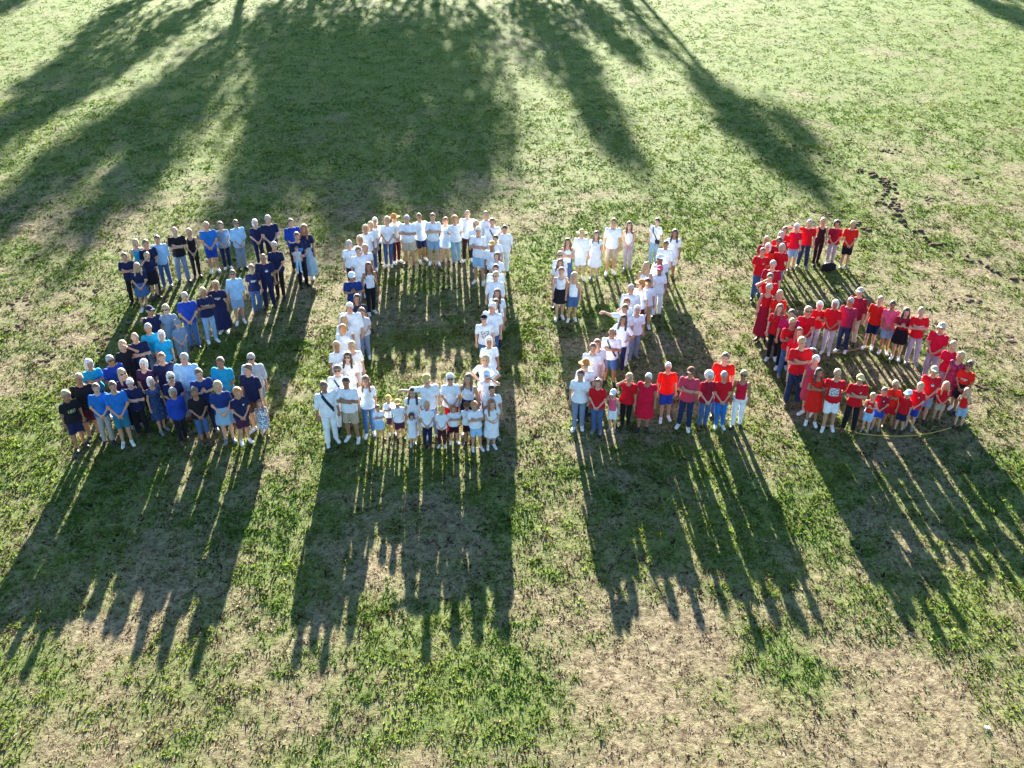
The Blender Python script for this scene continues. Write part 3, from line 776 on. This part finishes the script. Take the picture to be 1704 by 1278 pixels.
def print_mat(shape):
    nm = 'print_' + shape
    if nm in MATS: return MATS[nm]
    a, c = {'text': ((.75, .75, .76), (.05, .05, .09)), 'photo': ((.66, .68, .72), (.17, .19, .24)), 'logo': ((.70, .78, .82), (.08, .12, .3)), 'badge': ((.74, .74, .76), (.35, .32, .38)), 'stripe': ((.70, .66, .72), (.5, .42, .5)), 'blue': ((.05, .26, .62), (.02, .09, .3)), 'green': ((.30, .36, .16), (.05, .06, .03))}[shape]
    m, t, b = new_mat(nm); b.inputs['Roughness'].default_value = .8
    tc = t.nodes.new('ShaderNodeTexCoord'); mp = t.nodes.new('ShaderNodeMapping'); mp.inputs['Scale'].default_value = (38, 0, 26) if shape in ('text', 'green') else (24, 0, 24)
    n = t.nodes.new('ShaderNodeTexNoise'); n.inputs['Scale'].default_value = 1.0; n.inputs['Detail'].default_value = 2
    t.links.new(tc.outputs['Object'], mp.inputs[0]); t.links.new(mp.outputs[0], n.inputs[0])
    r = t.nodes.new('ShaderNodeValToRGB'); r.color_ramp.elements[0].position = .47; r.color_ramp.elements[1].position = .53
    r.color_ramp.elements[0].color = (*c, 1); r.color_ramp.elements[1].color = (*a, 1)
    t.links.new(n.outputs['Fac'], r.inputs[0]); t.links.new(r.outputs[0], b.inputs['Base Color'])
    MATS[nm] = m; return m

def part(name, me, mat, parent, M=None):
    o = link(name, me, parent)
    if mat is not None: o.material_slots[0].link = 'OBJECT'; o.material_slots[0].material = mat
    if M is not None: o.matrix_local = M
    return o
from mathutils import Matrix
STRAPM = flat_mat('strap_dark', (.02, .02, .03), .7); GLASS = flat_mat('dark_lens', (.008, .008, .010), .15, spec=.6)

PEOPLE = '''
A l 208 421 505 m cross tee:navy trousers:black s:br
A t 225 398 h1.64 w sides tank:turquoise trousers:denim o:bl
A t 241 400 h1.74 m clasp tee:navy trousers:navy s:br
A t 262 393 478 m sides shirt:lightblue trousers:denim s:dk
A t 289 379 470 m cross tee:black trousers:greyblue b:gr
A t 314 381 462 w clasp tank:black trousers:black o:bl
A t 344 370 453 m clasp tee:blue shorts:royal s:bl
A l 224 439 518 w clasp tee:navy skirt:denim l:bl ws
A l 245 425 497 w browL tee:navy skirt:black o:bl
A t 366 370 448 w clasp blouse:greyblue trousers:navy o:br
A t 391 367 449 m clasp shirt:lightblue trousers:greyblue s:br g
A t 424 366 440 w clasp blouse:navy trousers:navy o:wh
A t 445 359 446 m clasp tee:navy trousers:black s:gr
A t 484 365 h1.72 m clasp shirt:royal trousers:black s:br
A t 504 369 465 w sides tee:navy longskirt:lightdenim l:re ws
A r 495 387 478 m carry tee:navy trousers:black s:br P:blue
A r 455 404 496 w clasp polo:navy trousers:black s:gr
A r 437 423 512 m sides tee:navy trousers:navy b:gr P:logo
A r 417 442 522 w sides tee:navy trousers:denim u:br P:text
A r 386 451 538 m sides shirt:lightblue shorts:lightdenim s:br g,ws
A r 359 469 554 w browL tee:navy longskirt:navy o:bl P:text,ws
A r 337 480 569 w cross tee:navy trousers:lightdenim s:bl P:text
A r 307 488 580 m clasp polo:royal trousers:denim s:gr
A d 249 510 h1.75 m clasp tee:navy trousers:navy k:navy
A d 275 508 h1.7 w aroundL shirt:greyblue trousers:greyblue s:bl g
A d 292 532 h1.35 c clasp tee:greyblue trousers:greyblue k:grey
A d 246 539 h1.7 w clasp tee:turquoise trousers:greyblue s:gr
A d 265 552 h1.62 w sides tee:turquoise trousers:navy o:wh
A d 223 555 h1.75 m cross polo:navy trousers:navy b:gr
A d 202 567 h1.68 w browR tee:black trousers:black o:bl
A b 146 598 h1.7 w cross tee:turquoise trousers:royal o:wh
A b 185 592 h1.76 m clasp polo:royal trousers:navy s:gr g
A b 203 613 h1.66 w cross tee:plumnavy trousers:black l:bl g
A b 234 600 h1.68 w clasp blouse:plumnavy trousers:black o:wh
A b 265 589 h1.74 m sides tee:navy trousers:navy s:re
A f 132 625 731 m sides tee:black shorts:maroon s:bl
A f 107 650 747 c sides tee:black shorts:navy s:bl P:green
A f 152 639 737 m clasp tee:blue trousers:greybeige s:br
A f 186 637 741 m clasp tee:blue shorts:teal s:br ws
A f 220 638 724 m cross polo:navy trousers:black s:wh
A f 250 630 719 w sides dress:navyfloral none:navy o:wh
A b 281 621 h1.64 w clasp blouse:navy trousers:navy o:wh g
A f 288 652 735 w sides jacket:royal trousers:black o:gr
A b 304 590 h1.8 x sides shirt:lightblue trousers:greyblue s:gr
A b 332 614 h1.78 m chest tee:royalnavy trousers:navy s:br
A b 367 595 h1.78 x clasp polo:turquoise trousers:navy s:br
A b 418 589 h1.78 m sides shirt:greylight shorts:greyblue s:gr g
A f 415 609 718 m sides polo:navy shorts:brown s:br
A f 324 646 736 w clasp blouse:black capri:denim u:br
A f 366 636 736 w clasp tee:royalnavy skirt:lightdenim o:bl
A f 391 646 737 c clasp tee:navy shorts:plum s:or ws,P:badge
A f 431 666 727 c sides dress:floral none:white l:re
B t 626 363 441 w clasp blouse:cream trousers:black o:wh
B t 640 361 443 w clasp tee:white trousers:denim o:bl ws
B t 657 359 439 w clasp shirt:cream trousers:maroon h:orange ws
B t 675 359 440 x cross polo:white shorts:beige s:gr
B t 701 356 436 m behind shirt:white shorts:navy s:br ws
B t 721 355 439 m cross tee:white shorts:lightdenim s:re ws
B t 742 367 437 w behind blouse:white skirt:white o:re
B t 752 359 438 w behind tee:white trousers:lightdenim c:or
B t 773 351 435 m sides shirt:white trousers:maroonblack b:gr
B r 793 368 h1.65 w sides tee:white trousers:navy o:bl
B r 796 379 472 m cross tee:white shorts:lightblue s:wh ws
B r 812 352 h1.86 m sides shirt:white trousers:white b:gr
B r 821 364 h1.76 m sides shirt:white trousers:greyblue s:br S
B r 837 375 h1.62 w browL shirt:white trousers:white s:dk
B r 823 391 h1.62 w sides tee:white trousers:navy s:dk
B r 821 402 h1.74 m sides tee:white trousers:navy k:yellow
B r 826 421 h1.64 w sides tee:white trousers:white o:br
B r 824 440 h1.72 m sides tee:white trousers:white s:dk
B r 822 453 h1.78 m sides shirt:white trousers:white s:bl g
B r 826 481 h1.68 w sides tee:white trousers:white l:dkred
B r 825 498 h1.62 w sides tee:white trousers:navy l:dk
B r 813 509 h1.76 x sides tee:white trousers:denim s:wh
B r 812 535 608 m sides tee:white trousers:denim k:black P:photo,ws
B r 814 562 h1.68 w sides tee:white trousers:white o:wh
B r 807 592 h1.7 w hips tee:white trousers:white o:bl
B r 813 616 h1.66 w browR tee:white trousers:denim h:white
B r 821 641 733 w sides tee:white trousers:lightdenim u:dk
B f 816 666 746 c hold dress:white none:white l:re ws
B f 792 669 748 c cross tee:white shorts:lightblue s:or ws
B f 774 671 738 c behind tee:white shorts:maroonblack k:brown P:stripe
B f 752 676 739 c cross tee:white shorts:maroonblack o:re
B f 733 678 743 c clasp tee:white trousers:maroon k:yellow ws
B f 712 670 744 c clasp tee:white trousers:navy s:bl
B b 713 624 h1.75 m aroundL tee:white trousers:greyblue k:yellow
B b 749 622 h1.7 w clasp tee:white trousers:red o:wh g
B b 779 624 h1.68 w sides tank:white skirt:navy l:br
B b 684 648 h1.42 c sides tee:white trousers:greylight l:dk
B f 684 689 740 c sides dress:white none:white c:dk
B f 663 666 732 c sides tee:white shorts:plum k:yellow
B f 644 661 726 c chest tee:white shorts:plum k:yellow
B f 630 673 729 c cross tee:white skirt:lightblue s:br
B f 611 629 725 w sides tee:white trousers:denim l:re ws
B f 578 628 732 m cross polo:white shorts:khaki s:dk ws,tan
B f 541 636 737 m sides shirt:white trousers:white s:br S2,ws
B l 561 609 h1.76 m sides shirt:white trousers:white s:br g,S
B l 576 587 h1.66 w sides tee:cream trousers:white l:dk g
B l 567 570 h1.62 w sides tee:white trousers:white o:bl
B l 580 568 h1.66 w sides blouse:cream trousers:white o:bl
B l 571 541 h1.65 w sides tee:white trousers:navy o:or
B l 574 525 h1.6 w sides tee:white trousers:white l:bl
B l 580 507 h1.78 x sides shirt:white trousers:white s:wh
B l 601 514 h1.5 c clasp tee:greylight trousers:greyblue s:br ws
B l 592 490 h1.66 w sides tee:navy trousers:navy l:dk
B l 586 454 545 m chest polo:royalnavy shorts:lightdenim k:white
B l 611 438 522 w sides tank:white trousers:black l:dkred ws
B l 596 411 h1.75 m sides polo:white trousers:white s:br
B l 606 407 h1.65 w sides tee:white trousers:navy o:bl
B l 585 400 h1.62 w sides tee:white trousers:plum o:gr
B l 597 394 h1.68 w cross tee:white trousers:navy o:bl
B t 606 375 h1.66 w sides tee:white trousers:navy o:bl
B t 615 370 h1.62 w sides tee:white trousers:denim o:bl
C t 1020 364 456 m sides tee:white shorts:khaki s:br ws
C t 1049 369 449 w clasp tank:white trousers:lilac l:dk
C t 1092 364 440 w sides tee:white trousers:lightdenim s:dk S,B
C r 1122 382 h1.68 w sides tee:white shorts:white l:dk
C r 1109 402 482 m sides shirt:white shorts:lightdenim s:dk tan
C r 1100 425 h1.72 m sides tee:white trousers:white k:white dkskin
C r 1093 443 h1.6 w sides tee:white trousers:white k:pink tan
C r 1081 437 h1.7 w sides tank:white trousers:lilac l:bl
C r 1079 465 h1.55 c sides tee:white shorts:khaki s:dk
C r 1069 467 h1.62 w sides tee:white shorts:maroon h:orange
C d 1052 475 h1.72 m sides shirt:white trousers:white s:gr
C d 1046 497 h1.65 w browL tee:white trousers:white o:re
C d 1042 506 h1.75 m aroundL tee:white trousers:white s:br
C d 1057 510 h1.58 w sides blouse:white trousers:greyblue o:wh
C d 1036 524 h1.7 w hips tee:white trousers:navy l:dk tan
C d 1019 547 640 m cross polo:white shorts:denim b:gr S
C d 998 566 h1.65 w sides blouse:white trousers:white o:re
C d 986 572 h1.75 m sides tee:white trousers:navy s:br
C d 973 600 h1.7 w sides tee:white trousers:navy h:orange g
C f 966 618 714 w sides tee:white trousers:greyblue s:dkred ws
C f 1005 643 719 w clasp tee:red trousers:denim o:re
C f 1042 623 713 w browL blouse:red trousers:black o:bl
C f 1021 650 717 c browL tank:pink shorts:white k:white
C f 1075 624 716 x sides dress:crimson none:red s:wh
C f 1115 606 699 m sides tee:brightred shorts:royal s:wh ws
C f 1154 612 712 m cross polo:rose trousers:denimdark k:brown g
C f 1176 620 712 w clasp polo:darkred trousers:denim c:wh
C f 1207 588 h1.78 m sides tee:brightred trousers:denim s:br
C f 1209 620 712 w clasp tee:red trousers:blue s:gr ws
C f 1236 619 711 w sides tank:crimson trousers:white s:bl g
C l 990 385 464 w sides dress:white none:white l:br
C l 970 383 466 m sides shirt:white shorts:white h:straw
C l 945 397 478 w cross tank:white trousers:denim l:dkred
C l 933 419 h1.6 w sides tee:white trousers:white o:bl g
C l 931 431 h1.58 w sides tee:white trousers:white l:br
C l 933 446 531 w sides tank:white skirt:black s:re ws
C l 954 455 534 c sides tank:white shorts:denim l:bl ws
D t 1347 366 445 m aroundL tee:red trousers:denimdark s:gr
D t 1370 364 441 w sides tank:maroonblack trousers:maroonblack u:bl
D t 1393 370 441 w clasp tee:darkred trousers:lilac c:dk
D t 1418 370 447 m clasp tee:brightred shorts:black s:bl
D t 1326 373 451 w sides tee:crimson shorts:lightdenim o:wh
D t 1308 377 453 w chest tee:red shorts:lightdenim o:br
D t 1299 386 h1.6 w sides tee:red trousers:lilac o:gr
D l 1278 394 h1.65 w sides tee:darkred trousers:denim o:bl
D l 1295 396 h1.65 w sides tee:red trousers:black s:dk g
D l 1286 405 h1.65 w sides tee:brightred trousers:denim o:wh
D l 1298 406 h1.6 w sides tee:red trousers:greyblue o:gr
D l 1269 413 498 m behind tee:red trousers:denim s:br P:badge
D l 1288 434 h1.75 m sides tee:darkred trousers:denimdark s:gr
D l 1282 455 h1.75 m browL tee:red trousers:denimdark s:br g
D l 1284 475 h1.7 w sides tank:red longskirt:darkred s:gr
D l 1297 482 h1.65 w sides tee:brightred trousers:black o:bl
D l 1298 507 h1.66 w sides tee:red trousers:black l:br
D l 1317 515 h1.76 m sides tee:magenta trousers:black s:dk
D l 1320 532 627 m cross tee:red trousers:denim s:bl
D l 1331 546 h1.64 w sides tee:crimson trousers:beige l:re
D m 1344 510 h1.68 w clasp tee:red trousers:lightdenim o:bl g
D m 1368 507 585 w chest tee:red trousers:greylight o:wh
D m 1386 498 h1.65 w clasp polo:red trousers:greylight o:wh
D m 1418 498 586 m sides tee:plumred trousers:denimdark s:gr ws
D m 1433 480 574 m sides shirt:darkred trousers:beige k:beige
D m 1465 496 581 m sides tee:brightred shorts:navy s:bl ws
D m 1485 511 588 m clasp tee:pink shorts:lightdenim s:dk ws
D m 1516 514 600 w chest tee:darkred skirt:black l:dk
D m 1532 512 604 m cross tee:red trousers:lilac s:bl P:stripe
D r 1568 538 635 m clasp tee:crimson trousers:lilac k:beige g
D r 1591 568 h1.65 w sides tee:crimson trousers:lilac s:bl
D r 1602 587 h1.6 w sides dress:magentafloral none:red o:bl
D r 1617 603 692 w clasp tee:brightred skirt:black u:dk g,P:text
D f 1612 648 712 c behind tank:brightred shorts:lightdenim l:bl
D f 1554 622 703 m clasp tee:red shorts:greyblue k:beige P:logo
D f 1572 636 702 c clasp tee:red shorts:khaki l:bl
D f 1527 639 715 c clasp tee:red shorts:royal s:bl P:badge
D f 1511 647 h1.2 c sides tee:red shorts:navy k:white
D f 1496 637 713 c cross tee:brightred shorts:red s:bl
D f 1473 646 715 c clasp tee:redblack shorts:royal s:br P:badge
D f 1452 654 719 c chest tank:brightred shorts:lightblue s:bl
D f 1435 625 718 m cross polo:red trousers:black k:straw g,P:badge
D f 1395 615 714 m behind tee:red shorts:white s:bl ws,P:photo
D f 1369 615 707 w cross dress:brightred none:red l:dk ws
D b 1361 593 690 w sides dress:rose none:red s:wh ws
D b 1337 563 672 m cross tee:red trousers:denimdark s:bl
D b 1349 583 h1.45 c sides tee:red trousers:denimdark c:dk
'''.strip().splitlines()
LIMS = {'m': (1.60, 1.93), 'w': (1.50, 1.80), 'x': (1.60, 1.90), 'c': (.88, 1.62)}
recs = []
for ln in PEOPLE:
    p = ln.split(); ex = p[10].split(',') if len(p) > 10 else []
    r = dict(dig=p[0], seg=p[1], hx=float(p[2]), hy=float(p[3]) , b=p[5], pose=p[6], top=p[7].split(':'), bot=p[8].split(':'), hair=p[9].split(':'), ex=ex)
    lo, hi = LIMS[r['b']]
    if p[4][0] == 'h':
        H = float(p[4][1:]); g = ground(r['hx'], r['hy'], H + .01); X, Y = g[0], g[1]
    else:
        Y = ground(CX, float(p[4]) - 2.0)[1]; q = ray(r['hx'], r['hy']); t = Y / q[1]; X = q[0] * t; H = CAMH + q[2] * t
        if H > hi: Y -= .0; H = hi
        if H < lo: H = lo
    r.update(X=X, Y=Y, H=H); recs.append(r)
# nobody stands inside a neighbour
P = np.array([[r['X'], r['Y']] for r in recs]); rad = np.array([.235 if r['b'] in 'mx' else (.205 if r['b'] == 'w' else .165) for r in recs])
for it in range(160):
    D = P[:, None] - P[None]; D[..., 1] *= 1.28
    d = np.sqrt((D ** 2).sum(-1)) + 1e-6; need = rad[:, None] + rad[None] + .015; ov = np.clip(need - d, 0, None); np.fill_diagonal(ov, 0)
    if ov.max() < .004: break
    mv = (D / d[..., None] * ov[..., None] * .45); mv[..., 1] /= 1.28
    P += mv.sum(1).clip(-.12, .12)
for r, q in zip(recs, P): r['X'], r['Y'] = q

ORD = 'first second third fourth fifth sixth seventh eighth ninth tenth eleventh twelfth thirteenth fourteenth fifteenth sixteenth seventeenth eighteenth nineteenth twentieth twenty-first twenty-second twenty-third twenty-fourth'.split()
DIGN = {'A': 'blue two', 'B': 'white zero', 'C': 'white-and-red two', 'D': 'red six'}
SEGN = {'t': 'top row', 'f': 'front row', 'b': 'second row', 'l': 'outer side', 'r': 'inner side', 'd': 'slanting middle', 'm': 'middle bar'}
SEGX = {('A', 'l'): 'upper tip', ('A', 'r'): 'curved side', ('B', 'l'): 'shaded side', ('B', 'r'): 'sunny side', ('C', 'l'): 'upper tip', ('C', 'r'): 'curved side', ('D', 'l'): 'long side', ('D', 'r'): 'short side'}
CW = {'plumnavy': 'purple', 'royalnavy': 'dark-blue', 'royal': 'royal-blue', 'greyblue': 'grey-blue', 'lightblue': 'light-blue', 'greylight': 'pale-grey', 'denim': 'blue denim', 'denimdark': 'dark denim', 'lightdenim': 'pale denim', 'greybeige': 'grey-beige', 'maroonblack': 'blackish', 'plum': 'plum', 'lilac': 'lilac-grey', 'brightred': 'bright-red', 'crimson': 'crimson', 'darkred': 'dark-red', 'plumred': 'plum-red', 'navyfloral': 'dark-blue patterned', 'floral': 'flowery', 'magentafloral': 'magenta patterned', 'redblack': 'dark-red'}
cw = lambda c: CW.get(c, c)
GROUPS = {k: 'people standing to form the ' + v for k, v in DIGN.items()}
segs = {}
for r in recs: segs.setdefault((r['dig'], r['seg']), []).append(r)
for (dg, sg), L in segs.items():
    row = sg in 'tfbm'
    L.sort(key=(lambda r: r['hx']) if row else (lambda r: r['Y']))
    for i, r in enumerate(L):
        who = {'m': 'person', 'w': 'person', 'x': 'person', 'c': 'child'}[r['b']]
        st, hc = r['hair']
        hair = {'k': cw(hc) + '-capped ', 'h': cw(hc) + '-hatted '}.get(st, HAIRW.get(hc, '') + '-haired ') if st != 'b' else 'bald '
        sn = SEGX.get((dg, sg), SEGN[sg]); dn = DIGN[dg]
        tail = f"{ORD[i]} from {'left' if row else 'front'} in {sn} of {dn}"
        tp, bt = r['top'], r['bot']
        botw = {'trousers': 'trousers', 'shorts': 'shorts', 'skirt': 'skirt', 'longskirt': 'long skirt', 'capri': 'cropped trousers'}.get(bt[0])
        topw = {'tee': 'tee', 'polo': 'polo', 'shirt': 'shirt', 'blouse': 'blouse', 'tank': 'vest', 'jacket': 'jacket', 'dress': 'dress'}[tp[0]]
        opts = [f"{hair}{who} in {cw(tp[1])} {topw}" + (f" and {cw(bt[1])} {botw}" if botw else ''), f"{hair}{who} in {cw(tp[1])} {topw}", f"{who} in {cw(tp[1])} {topw}"]
        for o in opts:
            lab = o + ', ' + tail
            if len(lab.split()) <= 16: break
        r['label'] = lab

def make_person(r, root=None):
    b, pose = r['b'], r['pose']; B = BUILD[b]; st = joints(b, pose)[3]; ex = r['ex']
    root = link('person', None)
    tag(root, r['label'], 'person', GROUPS[r['dig']])
    s = r['H'] / B['H']; wj = random.uniform(.95, 1.05)
    root.location = (r['X'], r['Y'], r.get('Z', .0)); root.scale = (s * wj, s * random.uniform(.96, 1.04), s)
    root.rotation_euler = (random.uniform(-.02, .02), random.uniform(-.03, .03), -math.atan2(r['X'], r['Y']) + r.get('yaw', random.gauss(0, .20)))
    skin = 'tan' if 'tan' in ex else 'dark' if 'dkskin' in ex else random.choices(['light', 'pale', 'tan'], [6, 3, 2])[0]
    part('body', body_mesh(b, pose), skin_mat(skin), root)
    tk, tc = r['top']; bk, bc = r['bot']
    top = part({'tee': 't_shirt', 'polo': 'polo_shirt', 'shirt': 'shirt', 'blouse': 'blouse', 'tank': 'vest_top', 'jacket': 'jacket', 'dress': 'dress'}[tk], top_mesh(b, pose, tk), cloth(tc), root)
    if bk != 'none': part({'longskirt': 'skirt', 'capri': 'trousers'}.get(bk, bk), bottom_mesh(b, st, bk), cloth(bc), root)
    sc = 'white' if 'ws' in ex else random.choice(['black', 'brown', 'grey', 'white', 'black'])
    for i in (0, 1): part('shoe', shoe_mesh(b, st, i), shoe_mat(sc), root)
    c, R, hs = head_frame(b, pose)
    M = Matrix.Translation(c) @ Matrix(R.tolist()).to_4x4() @ Matrix.Scale(hs, 4)
    hk, hc = r['hair']
    if hk in 'kh':
        under = random.choice(['s', 's', 'o']) if b != 'm' else 's'
        part('hair', hair_mesh(under), hair_mat(random.choice(['br', 'dk', 'gr', 'bl'])), root, M)
        part('cap' if hk == 'k' else 'sun_hat', hat_mesh('cap' if hk == 'k' else 'hat'), cloth(hc), root, M)
    else:
        part('hair', hair_mesh(hk), hair_mat(hc), root, M)
    if 'g' in ex: part('sunglasses', glasses_mesh(), GLASS, root, M)
    for e in ex:
        if e.startswith('P:'):
            part('shirt_print', patch_mesh(b, pose, tk, e[2:]), print_mat(e[2:]), top)
    if 'S' in ex: part('shoulder_strap', strap_mesh(b, pose, tk), STRAPM, root)
    if 'S2' in ex:
        part('shoulder_strap', strap_mesh(b, pose, tk, 0.0), STRAPM, root); part('shoulder_strap', strap_mesh(b, pose, tk, .07), STRAPM, root)
    if 'B' in ex:
        k = B['H'] / 1.75; V, F = box((.165 * k, -.14 * k, .54 * B['H']), (.16, .08, .13)); me = mesh_np('bag', V, F, False); me.materials.append(None)
        o = part('hip_bag', me, STRAPM, root); bv = o.modifiers.new('bevel', 'BEVEL'); bv.width = .02; bv.segments = 2
    return root
for r in recs: make_person(r)

# the toddler carried in the arms of the person at the bend of the blue two
car = next(r for r in recs if r['pose'] == 'carry')
u = np.array([car['X'], car['Y']]); u = u / np.linalg.norm(u)
make_person(dict(dig='A', b='c', pose='sides', hx=481, hy=402, top=['tee', 'greylight'], bot=['trousers', 'lightblue'], hair=['s', 'br'], ex=['ws'], H=.84, X=car['X'] - u[0] * .30 - .09, Y=car['Y'] - u[1] * .30, Z=.63, yaw=.1,
     label='toddler in grey top and light-blue leggings carried in the arms at the blue two'))

# ---------------------------------------------------------------- small things on the grass
def black_bag():
    g = ground(1378, 449); root = link('shoulder_bag', None, loc=(g[0], g[1], 0)); root.rotation_euler[2] = .3
    tag(root, 'black soft bag lying on the grass before the top row of the red six', 'bag')
    def f(X, Y, Z): return np.maximum(ellip(X, Y, Z, (0, 0, .10), (.27, .13, .15)) + fold(X, Y, Z, .008), -Z)
    V, F = grid_mesh(f, (-.3, -.16, -.02), (.3, .16, .27), .018); V[:, 2] = np.maximum(V[:, 2], .0)
    me = mesh_np('body', V, F); me.materials.append(None); part('bag_body', me, cloth('black'), root)
    a = np.linspace(0, np.pi, 14); V, F = tube(np.stack([.15 * np.cos(a), .05 * np.sin(a) - .02, .22 + .09 * np.sin(a)], -1), np.full(14, .012), 6)
    me = mesh_np('handle', V, F); me.materials.append(None); part('handle', me, STRAPM, root)
black_bag()
def rope(pts, label):
    G = np.array([ground(*p) for p in pts]); t = np.linspace(0, len(G) - 1, 60)
    i = np.clip(t.astype(int), 0, len(G) - 2); fr = (t - i)[:, None]
    def cr(a, b_, c, d, u): return .5 * (2 * b_ + (c - a) * u + (2 * a - 5 * b_ + 4 * c - d) * u ** 2 + (3 * b_ - a - 3 * c + d) * u ** 3)
    g = lambda k: G[np.clip(k, 0, len(G) - 1)]
    C = cr(g(i - 1), g(i), g(i + 1), g(i + 2), fr); C[:, 2] = gz(C[:, 0], C[:, 1]) + .03
    V, F = tube(C, np.full(len(C), .016), 6); me = mesh_np('guide_rope', V, F); me.materials.append(flat_mat('rope', (.38, .27, .08), .9, .2, 40))
    tag(link('guide_rope', me), label, 'rope')
rope([(1362, 706), (1400, 716), (1440, 724), (1490, 727), (1540, 723), (1580, 713), (1612, 700)], 'thin yellow guide rope curving along the feet of the red six front row')
rope([(1360, 585), (1390, 588), (1420, 583), (1450, 577)], 'short thin yellow guide rope on the shaded grass inside the red six')
def scrap(px, py, s, label):
    g = ground(px, py); n = 6; U, V_ = np.meshgrid(np.linspace(-1, 1, n), np.linspace(-1, 1, n), indexing='ij')
    z = .02 + .02 * rng.random((n, n)); V = np.stack([U * s, V_ * s * .7, z], -1).reshape(-1, 3); V = np.concatenate([V, V - [0, 0, .004]])
    idx = np.arange(n * n).reshape(n, n); F = np.stack([idx[:-1, :-1], idx[1:, :-1], idx[1:, 1:], idx[:-1, 1:]], -1).reshape(-1, 4)
    me = mesh_np('paper_scrap', V, np.concatenate([F, F[:, ::-1] + n * n]), False); me.materials.append(flat_mat('paper', (.8, .8, .8), .9))
    tag(link('paper_scrap', me, loc=(g[0], g[1], gz(np.array([g[0]]), np.array([g[1]]))[0])), label, 'paper scrap')
scrap(1643, 1211, .045, 'tiny white paper scrap on the dry grass at the sunny near corner')
